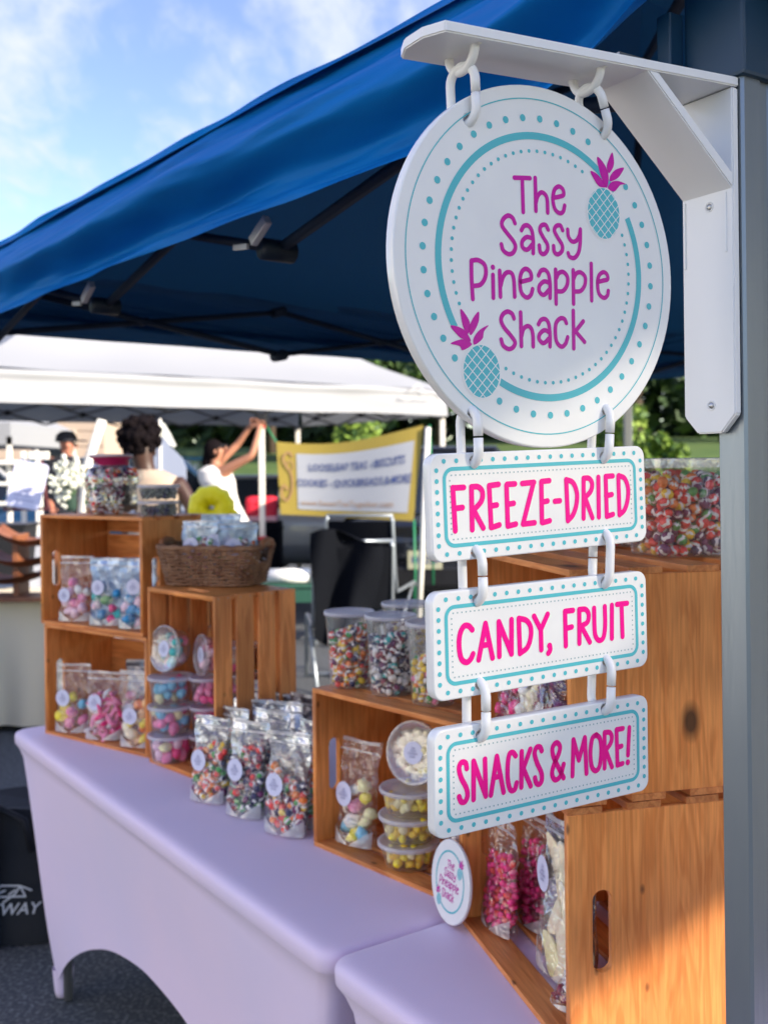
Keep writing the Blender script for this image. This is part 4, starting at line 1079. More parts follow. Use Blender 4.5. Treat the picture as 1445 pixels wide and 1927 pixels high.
tub('tipped-up pale tub leaning at the front of the second pile by the slatted side', None, .040, .050, .05, ['pink', 'palepink'], .0125, 'chunk', .95, seed=26, M=lying(pc2 + Vector((.012, -.02, .0745 * 3 + .052)) - nf * .03, (nf + Vector((-.7, 0, 0)))), sticker_top=True, lid=LIDC)
pc3 = Vector((C0.x, C0.y, 0)) + rC * .150 + bC * .182 + ZC0
for i in range(4):
    tub(('tub deep in the upright crate, bottom', 'tub deep in the upright crate, second up', 'tub deep in the upright crate, third up', 'tub of hot pink candy high at the back of the upright crate')[i], pc3 + Vector((0, 0, .0745 * i)), .040, .050, .066, ['hotpink', 'pink', 'cream'], .0125, 'chunk', .8, seed=30 + i, n=60)
# yellow piled tubs in the low crate
py_ = onz(748, 1634, ZB_) + bD * .03
for i, lab in enumerate(('tub of yellow candy, bottom of the pile of three in the low crate', 'tub of yellow candy, middle of the pile of three in the low crate', 'tub of yellow candy, top of the pile of three in the low crate')):
    tub(lab, py_ + Vector((.002 * i, 0, .0505 * i)), .045, .0565, .044, ['lemon', 'yellow', 'lemon', 'yellow', 'paleyellow'], .0092, 'chunk', .97, seed=40 + i, n=500)
nd_ = (fD * 1.0 + Vector((.30, 0, .16))).normalized()
tub('tub of pale yellow candy tipped up to show its clear lid', None, .046, .0565, .046, ['cream', 'paleyellow', 'cream'], .0105, 'rock', .97, seed=50, M=lying(py_ + Vector((.019, -.004, .0505 * 3 + .060)) - nd_ * .028, nd_), sticker_top=True, lid=LIDC, n=300)
# tall cups on the low crate
ZD = ZT + 0.3185
for (px, py), lab, cols, sd_, hh in (((655, 1292), 'tall clear cup of rainbow candy balls, far one on the low crate', SK, 3, .150), ((733, 1306), 'tall clear cup of purple and navy candy balls, middle one on the low crate', ['purple', 'navy', 'white', 'darkred', 'navy', 'teal'], 4, .152),
                        ((812, 1324), 'tall clear cup of yellow and orange candy balls, nearest the CANDY, FRUIT plaque', ['yellow', 'orange', 'yellow', 'green', 'pink', 'white'], 5, .150), ((742, 1283), 'clear cup with a wide pale lid standing behind the three others', ['purple', 'yellow', 'white'], 6, .158),
                        ((825, 1300), 'clear cup mostly hidden behind the CANDY, FRUIT plaque', ['olive', 'cream', 'orange'], 7, .140)):
    bo = bD * (.005 if sd_ < 6 else .035)
    tub(lab, onz(px, py, ZD) + bo + Vector((0, 0, .001)), .040, .0485, hh, cols, .0076, 'ball', .80 if sd_ != 5 else .62, seed=sd_ * 3, group='tall candy cups on the low crate', name='candy_cup', n=900)
# two shallow tubs and a jar on the far crate
ZAt = ZT + 0.637
pt = onz(307, 965, ZAt) if False else Vector((0, 0, 0))
MAi = MA_
pt = MA_ @ Vector((.425, .085, .3187))
for i in range(2):
    tub(('shallow clear tub of grey-green candy next to the glass jar, lower one', 'shallow clear tub of grey-green candy next to the glass jar, upper one with white lid')[i], pt + Vector((0, 0, .0445 * i)), .049, .055, .038, ['olive', 'olive', 'navy'], .007, 'rock', .9, seed=60 + i, n=200)
# ------------------------------------------------------------------ jar, basket, square tub, small disc
jp = MA_ @ Vector((.190, .110, .3190))
jd = Vector((jp.x, jp.y, 0)).normalized()
jx = Vector((jd.y, -jd.x, 0))
JM = frame(jp, Matrix.Rotation(.25, 3, 'Z') @ jx, Matrix.Rotation(.25, 3, 'Z') @ jd, (0, 0, 1))
jar = thing('candy_jar', 'big squarish glass jar of mixed candy with a raspberry pink lid', 'jar', JM)
def sq(r, q, e=4.0):                     # superellipse
    c, s = cos(q), sin(q); k = (abs(c) ** e + abs(s) ** e) ** (-1 / e); return (r * k * c, r * k * s)
mb = MB(); prof = [(.0001, .0), (.060, .0), (.069, .006), (.071, .03), (.070, .045), (.068, .06), (.071, .075), (.072, .105), (.069, .12), (.060, .133), (.052, .139), (.051, .150), (.053, .153)]
vs, fs = [], []; n = 40
for r, z in prof:
    for j in range(n):
        x, y = sq(r, 2 * pi * j / n, 4.5 if z < .13 else 2.2); vs.append((x * 1.0, y * .82, z))
for i in range(len(prof) - 1):
    for j in range(n): fs.append((i * n + j, i * n + (j + 1) % n, (i + 1) * n + (j + 1) % n, (i + 1) * n + j))
mb.add(vs, fs, 0, True); mb.build('glass_body', GLASS, jar)
mb = MB(); mb.tube([(.068, 0, .118), (.080, 0, .126), (.088, 0, .117), (.088, 0, .104), (.080, 0, .094), (.069, 0, .090)], .0058, 10); mb.build('handle', GLASS, jar)
mb = MB(); mb.lathe([(.0001, .172), (.058, .172), (.062, .169), (.062, .165), (.056, .161), (.051, .160), (.050, .142), (.047, .140), (.0001, .140)], 36)
lidc = mat('raspberry_lid', (0.52, 0.02, 0.13), .3, trans=.2); mb.build('lid', lidc, jar)
mb = MB(); mb.lathe([(.0575, .1725), (.0625, .1705), (.0632, .1675), (.0628, .1650)], 36); mb.build('lid_rim', LIDP, jar)
def ins(x, y, z): return abs(x) < .061 and abs(y) < .049 and .008 < z < .128 and not (x > .022 and z < .10 and y < .035)
pts = [p for p in fill_pts(900, .0088, ins, ((-.062, .062), (-.05, .05), (.008, .128)), 5) if abs(p[0]) > .042 or abs(p[1]) > .03 or p[2] > .1]
candies('candy_pieces', pts, .0088, ['red', 'orange', 'green', 'purple', 'hotpink', 'navy', 'white', 'yellow', 'darkred', 'white'], 'ball', jar, 3)
mb = MB()                                # wrapped dark sweets on the other half
rnd = random.Random(3)
for k in range(34):
    x, y, z = rnd.uniform(.028, .058), rnd.uniform(-.046, .03), rnd.uniform(.012, .10)
    mb.add([(x + a * .009 + rnd.uniform(-.003, .003), y + b * .006, z + c * .009 + rnd.uniform(-.003, .003)) for a in (-1, 1) for b in (-1, 1) for c in (-1, 1)], [(0, 1, 3, 2), (4, 6, 7, 5), (0, 4, 5, 1), (2, 3, 7, 6), (0, 2, 6, 4), (1, 5, 7, 3)])
mb.build('wrapped_pieces', mat('grey_wrapper', (.13, .13, .11), .35, .3), jar, kind='stuff')

# wicker basket on the upright crate
bz = ZT + .4575
bp = onz(396, 1100, bz) + bC * .02
wick = mat('wicker', (0.17, 0.075, 0.035), .6, col2=(0.30, 0.16, 0.085), nscale=30, bump=.5, bscale=120)
BM_ = frame((bp.x, bp.y, bz + .001), (rC * .96 + bC * .27).normalized(), (bC * .96 - rC * .27).normalized(), (0, 0, 1))
BM_ = Matrix.Translation(BM_.col[3].to_3d()) @ Matrix.Rotation(radians(-14), 4, 'Z')
bas = thing('wicker_basket', 'brown wicker basket with an arched handle, foil candy bags inside, on the upright crate', 'basket', BM_)
def bask(q, z):
    f = z / .098; a, b = .118 + .022 * f, .080 + .016 * f
    c, s = cos(q), sin(q); k = (abs(c) ** 5 + abs(s) ** 5) ** (-1 / 5); return a * k * c, b * k * s
mb = MB(); rows_ = 11; N = 96
for r in range(rows_):
    z = .006 + r * .0084
    for ph2 in (0, 1):
        P = []
        for j in range(N):
            q = 2 * pi * j / N; x, y = bask(q, z); off = .0038 * sin(j * pi / 2.0 * 1.0 + (r + ph2) * pi) ; l = sqrt(x * x + y * y)
            hnd = 0
            P.append((x * (1 + off / l), y * (1 + off / l), z + .0016 * sin(j * 1.3 + r * 2 + ph2 * 2)))
        if r >= 7:                         # opening under each handle
            keep = [abs(p[1]) > .034 or abs(p[0]) < .09 for p in P]
            runs = []; cur = []
            for j in range(2 * N):
                if keep[j % N]: cur.append(P[j % N])
                else:
                    if len(cur) > 2: runs.append(cur)
                    cur = []
                if j >= N and len(runs) >= 2 and not cur: break
            for rn in runs[:3]: mb.tube(rn, .0036 if ph2 else .0031, 6)
        else: mb.tube(P, .0036 if ph2 else .0031, 6, closed=True)
mb.build('weave', wick, bas, kind='stuff')
mb = MB()
for j in range(0, N, 4):
    q = 2 * pi * (j + 2) / N; x, y = bask(q, .0); x2, y2 = bask(q, .096)
    if abs(y2) > .034 or abs(x2) < .09: mb.tube([(x, y, .0), (x2, y2, .098)], .0026, 6)
mb.build('stakes', wick, bas, kind='stuff')
mb = MB(); P = [(*bask(2 * pi * j / N, .104), .101) for j in range(N)]
arcp = [p for p in P]
for s_ in (0, 1):
    mb.tube([(p[0], p[1], p[2] + .003 * sin(j * .9 + s_ * pi) + (.006 if abs(p[1]) < .036 and abs(p[0]) > .09 else 0)) for j, p in enumerate(P)], .0056, 8, closed=True)
mb.build('rim', wick, bas)
for s_ in (-1, 1):
    mb = MB(); mb.tube([(s_ * .139, -.04, .098), (s_ * .143, -.03, .113), (s_ * .144, 0, .118), (s_ * .143, .03, .113), (s_ * .139, .04, .098)], .008, 10)
    mb.build('handle', mat('handle_cane', (.30, .12, .05), .5) if 'handle_cane' not in MATS else MATS['handle_cane'], bas)
mb = MB(); mb.prism([bask(2 * pi * j / 24, .0) for j in range(24)], 0.0, .004); mb.build('base', wick, bas)
PB = mat('pale_blue_foil', (0.52, 0.66, 0.80), .3, .35, bump=1.0, bscale=22)
for i, (dx_, dy_, yw, ln, h, lab) in enumerate(((-.052, -.012, -.25, .25, .155, 'pale blue foil candy bag standing leftmost in the wicker basket'), (.008, .012, .15, .15, .172, 'tallest foil candy bag in the wicker basket with red and green candy showing'),
                        (.066, -.004, .35, .30, .150, 'foil candy bag nearest the basket handle'), (.03, .045, .1, .15, .150, 'clear crinkled candy bag at the back of the wicker basket'))):
    P = BM_ @ Vector((dx_, dy_, .012))
    pouch(lab, P, (-.15 + .1 * i, -1, 0), .105, h, ['red', 'green', 'pink', 'yellow', 'white', 'darkred', 'orange'], .0085, 'ball', .80, seed=90 + i, n=60, front=FILM, back=PB, stick=.024 if i < 3 else 0, st=(-.3, .55), yaw=yw * .6, lean=ln * .6, group='foil bags of candy in the basket', gus=False)

# square tub and low jars on the upper right crate
zt6 = ZT + .323 + .303
SQP = film('square_tub_plastic', gloss=.07, rough=.12, milk=.10, bump=.1, milkcol=(.80, .76, .74))
def square_tub(label, P, w, h, rot, seed, n, cols=SK, cs=.0085):
    t = thing('square_tub', label, 'tub', Matrix.Translation(P) @ Matrix.Rotation(rot, 4, 'Z'), 'big clear tubs on the upper right crate')
    mb = MB(); n_ = len(rrect(1, 1, .1, 6)); rings = []
    for f, z in ((.0, .002), (.84, .0), (.86, .003), (.985, h * .9), (1.0, h * .9), (1.0, h)):
        rings += [(p[0], p[1], z) for p in rrect(w * max(f, .01), w * max(f, .01), .016 * max(f, .01), 6)]
    mb.add(rings, [(r * n_ + i, r * n_ + (i + 1) % n_, (r + 1) * n_ + (i + 1) % n_, (r + 1) * n_ + i) for r in range(5) for i in range(n_)], 0, True)
    mb.build('tub_body', SQP, t)
    mb = MB(); o = rrect(w * 1.06, w * 1.06, .018, 6); i2 = rrect(w * .96, w * .96, .014, 6); m_ = len(o)
    vs = [(p[0], p[1], h - .010) for p in o] + [(p[0], p[1], h + .003) for p in o] + [(p[0], p[1], h + .004) for p in i2] + [(p[0] * .97, p[1] * .97, h + .0005) for p in i2]
    mb.add(vs, [(r * m_ + i, r * m_ + (i + 1) % m_, (r + 1) * m_ + (i + 1) % m_, (r + 1) * m_ + i) for r in range(3) for i in range(m_)] + [tuple(3 * m_ + i for i in range(m_))], 0, False)
    mb.build('tub_lid', LIDC, t)
    def ins(x, y, z): hw = w / 2 * (.86 + .12 * z / h) - cs * 1.05; return abs(x) < hw and abs(y) < hw and cs < z < h * .80 + .012 * sin(x * 40 + y * 30)
    pts = fill_pts(n, cs, ins, ((-w / 2, w / 2), (-w / 2, w / 2), (cs, h * .86)), seed, 60000)
    pts = [p for p in pts if max(abs(p[0]), abs(p[1])) > w / 2 * .86 - cs * 4.6]
    candies('candy_pieces', pts, cs, cols, 'ball', t, seed)
    return t
square_tub('big square clear tub of mixed candy balls beside the grey post', Vector((.428, 1.515, zt6 + .001)), .122, .137, radians(14), 5, 900, ['red', 'orange', 'yellow', 'green', 'purple', 'navy', 'purple', 'red'])
tub('low clear tub of pink and green candy on the upper right crate, seen under FREEZE-DRIED', Vector((.345, 1.72, zt6 + .001)), .050, .058, .085, ['pink', 'green', 'hotpink', 'white'], .0085, 'ball', .8, seed=77, n=300)
tub('second low clear tub of maroon candy behind the square tub', Vector((.425, 1.69, zt6 + .001)), .045, .052, .080, ['darkred', 'pink', 'purple'], .0085, 'ball', .8, seed=78, n=300)

# small logo disc leaning on the handled crate
dn = Vector((-.91, -.40, .12)).normalized()
dc = onz(880, 1733, ZT + .001) + Vector((0, 0, .0665)) + dn * .030
DM = lying(dc, dn)
disc_t = thing('logo_disc', 'small oval-looking white disc printed with the shop logo, leaning on the handled crate', 'sign', DM)
link('disc_plate', plate_mesh('disc_plate', circ(0, 0, .067, 60), [], .006, .0012, PLATE), disc_t)
k_ = .067 / .178
LG = Matrix.Translation((0, 0, .0034 - ZG * .5)) @ Matrix.Diagonal((k_, k_, .5, 1))
for nm_, me in zip(('lettering', 'pineapple_leaves', 'pineapple_body', 'pineapple_lattice'), LOGO): link(nm_, me, disc_t, M=LG)
mb = MB(); ring(mb, .0465, .0495, .0034, 80); mb.build('thick_ring', TEAL, disc_t)

# ------------------------------------------------------------------ white tent behind
WT_M = mat('tent_grey_print', (.45, .45, .45), .7)
Q2 = at(497, 772, 10.8); Q3 = at(838, 776, 12.3)
wd = Vector((Q3.x - Q2.x, Q3.y - Q2.y, 0)).normalized(); wn = Vector((-wd.y, wd.x, 0))     # wn points to the back
LW = 3.05; Qm = Vector((Q2.x, Q2.y, 0)); Q1 = Qm - wd * LW; Q3 = Qm + wd * (Vector((Q3.x, Q3.y, 0)) - Qm).length; LR_ = (Q3 - Qm).length
tent = thing('market_tent', 'long white market tent across the aisle with a banner and vendors under it', 'tent', Q1)
def tl(v): return Vector(v) - Q1
WTOT = LW + LR_; DEP = 3.2; zv0, zv1 = 2.14, 2.44
def wval(P0, dv, out, L, seed):
    mb = MB()
    def fn(a, b):
        t = a * L; z = zv1 + (zv0 - zv1) * b
        w = .025 * mnoise.noise(Vector((t * 1.3, b * 1.5, seed))) + .03 * math.exp(-((b - .12) / .1) ** 2) + .02 * b
        q = P0 + dv * t + out * (w + .02); return tl((q.x, q.y, z + .012 * mnoise.noise(Vector((t, seed, 2)))))
    mb.grid(fn, int(L * 14), 14); mb.build('valance', WTENT, tent)
Q4 = Q3 + wn * DEP; Q0 = Q1 + wn * DEP
wval(Q1, wd, -wn, WTOT, 1); wval(Q3, wn, wd, DEP, 3); wval(Q4, -wd, wn, WTOT, 5); wval(Q0, -wn, -wd, DEP, 7)
r0 = Q1 + wd * 1.5 + wn * DEP / 2 + Vector((0, 0, 3.42)); r1 = Q1 + wd * (WTOT - 1.3) + wn * DEP / 2 + Vector((0, 0, 3.42))
def roofp(A, B, C, D):
    mb = MB()
    def fn(a, b):
        p = A.lerp(B, a).lerp(D.lerp(C, a), b); q = Vector((p.x, p.y, p.z)); z = q.z - .10 * sin(pi * b) * 1.0 - .03 * sin(pi * a * 2) ** 2 * sin(pi * b) + .02 * mnoise.noise(q * 1.4)
        return tl((q.x, q.y, z))
    mb.grid(fn, 24, 14); mb.build('roof_panel', WTENT, tent)
zr = Vector((0, 0, zv1 + .012))
def ex(p, c): d = (p - c); d.z = 0; return p + d.normalized() * .05
cen = (Q1 + Q3 + Q4 + Q0) / 4
E1, E3, E4_, E0_ = [ex(q, cen) + zr for q in (Q1, Q3, Q4, Q0)]
roofp(E1, E3, r1, r0); roofp(E3, E4_, r1, r1); roofp(E4_, E0_, r0, r1); roofp(E0_, E1, r0, r0)
WPOLE = mat('white_pole_paint', (.78, .76, .70), .45)
for q, nm in ((Q1, ''), (Qm, 'white tent pole with red tape, gripped by the woman in white'), (Q3, ''), (Q4, ''), (Q0, '')):
    c = tl((q.x, q.y, 0)) + wn * .06
    mb = MB(); mb.box((c.x, c.y, 1.02 if nm else 1.06), (.06, .06, 2.03 if nm else 2.1), bev=.008)
    p = mb.build('leg', WPOLE, tent, label=nm or None)
    mb = MB(); mb.box((c.x, c.y, .005), (.16, .16, .01)); mb.build('foot_plate', WPOLE, tent)
REDT = mat('red_tape', (.55, .02, .03), .5)
c = tl((Qm.x, Qm.y, 0)) + wn * .06
for z in (1.98, .80): mb = MB(); mb.box((c.x, c.y, z), (.085, .085, .045)); mb.build('tape_band', REDT, tent)
mb = MB(); mb.box((c.x, c.y, 2.05), (.12, .12, .12), bev=.015); mb.box((c.x - .07, c.y, 2.02), (.08, .05, .09), bev=.01); mb.build('corner_joint', mat('black_joint_plastic', (.01, .01, .012), .4), tent)
def wtruss(P0, dv, inn, L, k):
    mb = MB(); jb = MB()
    for i in range(k):
        a, b = L * i / k, L * (i + 1) / k
        for s in (0, 1):
            p = P0 + dv * a + inn * .06; q = P0 + dv * b + inn * .09
            mb.tube([tl((p.x, p.y, 2.10 if s else 2.36)), tl((q.x, q.y, 2.36 if s else 2.10))], .014, 6)
        m_ = P0 + dv * (a + b) / 2 + inn * .07; jb.tube([tl((m_.x, m_.y, 2.23)) - inn * .03, tl((m_.x, m_.y, 2.23)) + inn * .03], .035, 8)
    mb.build('truss_bar', mat('grey_truss', (.10, .10, .11), .5) if 'grey_truss' not in MATS else MATS['grey_truss'], tent); jb.build('truss_joint', MATS['black_joint_plastic'], tent)
wtruss(Q1, wd, wn, LW, 3); wtruss(Qm, wd, wn, LR_, 3); wtruss(Q4, -wd, -wn, WTOT, 6); wtruss(Q3, wn, -wd, DEP, 3)
def text_mesh(name, s, size, m, parent, M, sx=1.0, bold=False, shear=0):
    cu = bpy.data.curves.new(name, 'FONT'); cu.body = s; cu.size = size; cu.align_x = 'CENTER'; cu.align_y = 'CENTER'; cu.shear = shear
    cu.offset = .012 * size if bold else 0; cu.resolution_u = 2
    ob = bpy.data.objects.new('tmp', cu); COL.objects.link(ob); dg = bpy.context.evaluated_depsgraph_get(); dg.update()
    me = bpy.data.meshes.new_from_object(ob.evaluated_get(dg)); bpy.data.objects.remove(ob); me.name = name; me.materials.clear(); me.materials.append(m)
    return link(name, me, parent, M=M @ Matrix.Diagonal((sx, 1, 1, 1)))
# pale printed mark on the roof edge
def roofpt(px, py, Y): return at(px, py, Y)
lm = Q1 + wd * (LW + LR_ * .80) - wn * .098; LMx = frame(tl((lm.x, lm.y, 2.33)), wd, (0, 0, 1), -wn)
text_mesh('printed_name', 'ABCCANOPY', .085, WT_M, tent, LMx, 1.0)
mb = MB(); ribbon(mb, [(-.13, .06), (0, .16)], .012, 0, sm=False); ribbon(mb, [(0, .16), (.13, .06)], .012, 0.0005, sm=False); ribbon(mb, [(-.06, .07), (0, .10), (.05, .07)], .008, .001); mb.build('printed_peak', WT_M, tent, M=LMx)

# ------------------------------------------------------------------ banner
yel = mat('banner_mustard', (.36, .27, .045), .7); bwh = mat('banner_white', (.40, .42, .46), .7); bnavy = mat('banner_navy_ink', (.03, .06, .22), .6); btan = mat('banner_tan_ink', (.35, .20, .10), .6)
YB = 9.2
bl, br, bbl, bbr = at(520, 831, YB + .25), at(796, 800, YB), at(528, 968, YB + .25), at(778, 980, YB)
ban = thing('vinyl_banner', 'mustard-edged white vinyl banner listing teas, biscuits, cookies and quickbreads', 'banner', bbl)
def bp_(a, b, o=0):
    top = bl.lerp(br, a); bot = bbl.lerp(bbr, a); sag = .085 * sin(pi * a) * (1 - .3 * a)
    p = bot.lerp(top - Vector((0, 0, sag)), b); return p - bbl + Vector((0, -o + .035 * sin(a * 5) * 1, 0))
mb = MB(); mb.grid(lambda a, b: bp_(a, b), 30, 12); mb.build('banner_sheet', yel, ban)
mb = MB(); mb.grid(lambda a, b: bp_(.135 + .815 * a, .085 + .77 * b, .004), 26, 10); mb.build('white_field', bwh, ban)
WB_ = (bbr - bbl).length; HB_ = (bl - bbl).length
def btxt(s, a, b, size, m, sx=1, bold=True, rise=0.0, lean_=0):
    o = text_mesh('lettering', s, size, m, ban, Matrix.Identity(4), 1, bold, lean_)
    for v in o.data.vertices: v.co = bp_(a + v.co.x * sx / WB_, b + v.co.y / HB_, .012)
    o.matrix_basis = Matrix.Identity(4); o['kind'] = 'stuff'
btxt('LOOSELEAF TEAS - BISCUITS', .56, .665, .092, bnavy, .72)
btxt('COOKIES - QUICKBREADS & MORE', .545, .45, .092, bnavy, .70)
btxt('www.SweetTeaTogether.com', .50, .175, .070, btan, 1.0, False)
mb = MB(); ribbon(mb, [(.05, .20), (.02, .24), (-.03, .20), (-.01, .12), (.04, .04), (.045, -.10), (.0, -.20), (-.05, -.14), (-.03, -.06), (.01, -.10)], .016, 0)
ribbon(mb, [(-.01, .12), (.03, .16), (.06, .12), (.045, .08)], .010, .001)
p = bp_(.062, .50, .012); mb.build('scroll_emblem', btan, ban, M=frame(p, (1, 0, 0), (0, 0, 1), (0, -1, 0)))
bpost = thing('banner_pole', 'slanted white pole holding the post side of the banner', 'pole', at(779, 985, YB))
mb = MB(); a_, b_ = at(800, 842, YB - .05) - at(779, 985, YB), at(783, 968, YB - .05) - at(779, 985, YB)
mb.tube([a_ + (a_ - b_) * .3, b_ - Vector((0, 0, 1.15))], .026, 10); mb.build('tube', WPOLE, bpost)
GRN = mat('green_strap', (.02, .22, .10), .5)
for (x1_, y1_, x2_, y2_, Y, lab) in ((779, 978, 779, 1180, 9.15, 'green ratchet strap hanging straight down below the banner corner'), (808, 800, 815, 1100, 9.4, 'shorter green strap dangling behind the plaques'), (500, 800, 540, 870, 11.0, 'green tarp edge and strap tied beside the white pole')):
    p0, p1 = at(x1_, y1_, Y), at(x2_, y2_, Y); mb = MB(); mid = (p0 + p1) / 2 + Vector((.01, 0, 0))
    mb.tube([Vector((0, 0, 0)), mid - p0, p1 - p0], .011, 6); o = mb.build('strap', GRN); o.location = p0; tag(o, lab, 'strap', 'green straps on the white tent')

# ------------------------------------------------------------------ stall things on the far left
TBL = onz(35, 1380, .02)
clothm = mat('cream_table_cloth', (.74, .66, .50), .8, bump=.3, bscale=5)
gc = mat('grey_table_cloth', (.30, .33, .38), .8, bump=.3, bscale=5)
def draped(label, P, w, d, h, ang, top, name='table_cloth_stand', drop=None, seed=0):
    t = thing('draped_table', label, 'table', rotz(P, ang))
    mb = MB()
    def fn(a, b):
        # walk round: front side only waves; build box skirt
        q = a * 2 * (w + d); x = y = 0
        if q < w: x, y, nx_, ny_ = -w / 2 + q, -d / 2, 0, -1
        elif q < w + d: x, y, nx_, ny_ = w / 2, -d / 2 + q - w, 1, 0
        elif q < 2 * w + d: x, y, nx_, ny_ = w / 2 - (q - w - d), d / 2, 0, 1
        else: x, y, nx_, ny_ = -w / 2, d / 2 - (q - 2 * w - d), -1, 0
        fl = b * (.035 * sin(q * 11 + seed) + .03 + .02 * sin(q * 27))
        return (x + nx_ * fl, y + ny_ * fl, h * (1 - b) + (drop or .03) * b)
    mb.grid(fn, 120, 10); mb.build('skirt', top, t)
    mb = MB(); mb.box((0, 0, h - .008), (w + .004, d + .004, .02), bev=.006); mb.build('cloth_top', top, t)
    return t
tp = at(-10, 1122, 6.0)
draped('table at the left edge under a cream cloth that hangs in folds', Vector((tp.x - .25, 6.35, 0)), 1.25, .75, .76, radians(6), clothm, drop=.04, seed=1)
draped('small grey skirted table in front of the cream table', Vector((-2.62, 5.55, 0)), .42, .5, .74, 0, gc, seed=3)
wt_ = draped('white skirted table with papers behind the wooden riser', Vector((-2.85, 8.0, 0)), 1.6, .7, 1.0, 0, mat('grey_white_cloth', (.40, .42, .47), .8), seed=4)
ris = thing('wooden_riser', 'dark brown wooden tiered riser with three scooped trays on the cream table', 'riser', Vector((tp.x + .14, 6.05, .77)))
RW = mat('dark_stained_wood', (.16, .055, .025), .45, col2=(.26, .10, .045), nscale=9)
for i, (dx_, z) in enumerate(((-.10, .10), (-.02, .20), (.05, .32))):
    mb = MB(); mb.grid(lambda a, b: (-.20 + .42 * a + dx_, -.12 + .24 * b, z + .09 * (2 * a - 1) ** 2 * (1 if a < .5 else .5) + .03 * (2 * b - 1) ** 2), 14, 8)
    mb.grid(lambda a, b: (-.20 + .42 * a + dx_, -.12 + .24 * b, z - .012 + .09 * (2 * a - 1) ** 2 * (1 if a < .5 else .5) + .03 * (2 * b - 1) ** 2), 14, 8)
    mb.build('scooped_tray', RW, ris)
for x in (-.02, .22): mb = MB(); mb.box((x, .05, .19), (.03, .2, .38), bev=.003); mb.build('upright', RW, ris)
mb = MB(); mb.box((.05, 0, .012), (.5, .3, .024), bev=.003); mb.build('base_board', RW, ris)
bx = thing('black_bin', 'black plastic bin behind the dark wooden riser', 'bin', at(12, 1052, 6.7))
mb = MB(); p = [(-.16, -.12), (.16, -.12), (.16, .12), (-.16, .12)]
mb.add([(x * (.85 if k == 0 else 1), y * (.85 if k == 0 else 1), z) for k, z in ((0, -.12), (1, .20), (2, .22)) for x, y in p], [(k * 4 + i, k * 4 + (i + 1) % 4, (k + 1) * 4 + (i + 1) % 4, (k + 1) * 4 + i) for k in range(2) for i in range(4)] + [(3, 2, 1, 0)]); mb.build('bin_body', MATS['black_joint_plastic'], bx)
mb = MB(); mb.box((0, 0, .222), (.35, .27, .02), bev=.006); mb.build('rim', MATS['black_joint_plastic'], bx)
# easel with a pale price sheet
es = thing('sign_easel', 'pale lilac price sheet on a dark tilted easel stand', 'sign', at(52, 955, 7.9))
mb = MB(); mb.prism(rrect(.26, .36, .03), -.006, .006, M=Matrix.Translation((0, 0, .17)) @ Matrix.Rotation(radians(78), 4, 'X') @ Matrix.Rotation(radians(-10), 4, 'Z')); mb.build('price_sheet', STICK, es)
mb = MB(); Me = Matrix.Translation((0, 0, .17)) @ Matrix.Rotation(radians(78), 4, 'X') @ Matrix.Rotation(radians(-10), 4, 'Z')
for k in range(8): ribbon(mb, [(-.08, .12 - k * .034), (.05 + .03 * (k % 3), .12 - k * .034)], .006, .0068, M=Me, sm=False)
mb.build('written_lines', INK, es)
mb = MB(); mb.tube([(-.12, .03, -.02), (-.03, .10, .36)], .012, 6); mb.tube([(.14, .03, -.02), (.08, .10, .36)], .012, 6); mb.box((0, -.01, -.012), (.34, .05, .02)); mb.build('easel_frame', mat('dark_red_wood', (.10, .02, .025), .5), es)
# white flowers in a vase
fl = thing('flower_bouquet', 'loose bouquet of white flowers in a dark vase behind the candy jar', 'flowers', at(133, 962, 7.6))
wf = mat('white_petals', (.80, .80, .76), .7, col2=(.62, .66, .50), nscale=20); rnd = random.Random(4)
mb = MB()
V0, F0 = ico(1)
for k in range(230):
    q, rr_ = rnd.uniform(0, 6.28), rnd.random() ** .5; x = .13 * rr_ * cos(q) - .01; z = .22 + .17 * rr_ * sin(q) + rnd.uniform(-.02, .02); y = rnd.uniform(-.08, .08)
    if x > .0 and z < .17: continue
    mb.add([tuple(v) for v in V0 * rnd.uniform(.008, .022) + np.array((x, y, z))], F0, 0, False)
mb.build('blooms', wf, fl, kind='stuff')
mb = MB(); mb.lathe([(.0001, 0), (.035, 0), (.05, .03), (.04, .10), (.045, .12)], 18); mb.build('vase', mat('dark_vase', (.03, .06, .045), .3), fl)
mb = MB()
for k in range(16): mb.tube([(0, 0, .05), (rnd.uniform(-.06, .06), rnd.uniform(-.05, .05), rnd.uniform(.15, .25))], .0025, 5)
mb.build('stems', mat('stem_green', (.05, .12, .03), .6), fl, kind='stuff')
# black bag lower left
bgm = mat('black_canvas', (.006, .008, .013), .75, bump=.5, bscale=14)
pb_ = onz(-50, 1778, .0)
cb_ = thing('carry_bag', 'large black canopy carry bag with white tent emblem standing beside the table', 'bag', Matrix.Translation((pb_.x, pb_.y + .12, 0)) @ Matrix.Rotation(radians(6), 4, 'Z'))
mb = MB()
def bagf(a, b):
    q = 2 * pi * a; c, s = cos(q), sin(q); k = (abs(c) ** 4 + abs(s) ** 4) ** (-.25)
    w_ = 1 - .10 * b ** 3 + .04 * sin(b * 7 + a * 9); return (.33 * k * c * w_, .15 * k * s * w_ * (1 - .2 * b * b), .005 + .41 * b + .02 * sin(a * 11) * b)
mb.grid(bagf, 48, 20); mb.add([bagf(i / 48, 1) for i in range(48)], [tuple(range(48))]); mb.build('bag_body', bgm, cb_)
mb = MB(); mb.tube([(-.12, -.15, .30), (-.10, -.16, .40), (.04, -.12, .45), (.16, -.16, .40), (.18, -.15, .30)], .012, 6); mb.build('strap_handle', bgm, cb_)
wprint = mat('white_print', (.50, .52, .56), .7)
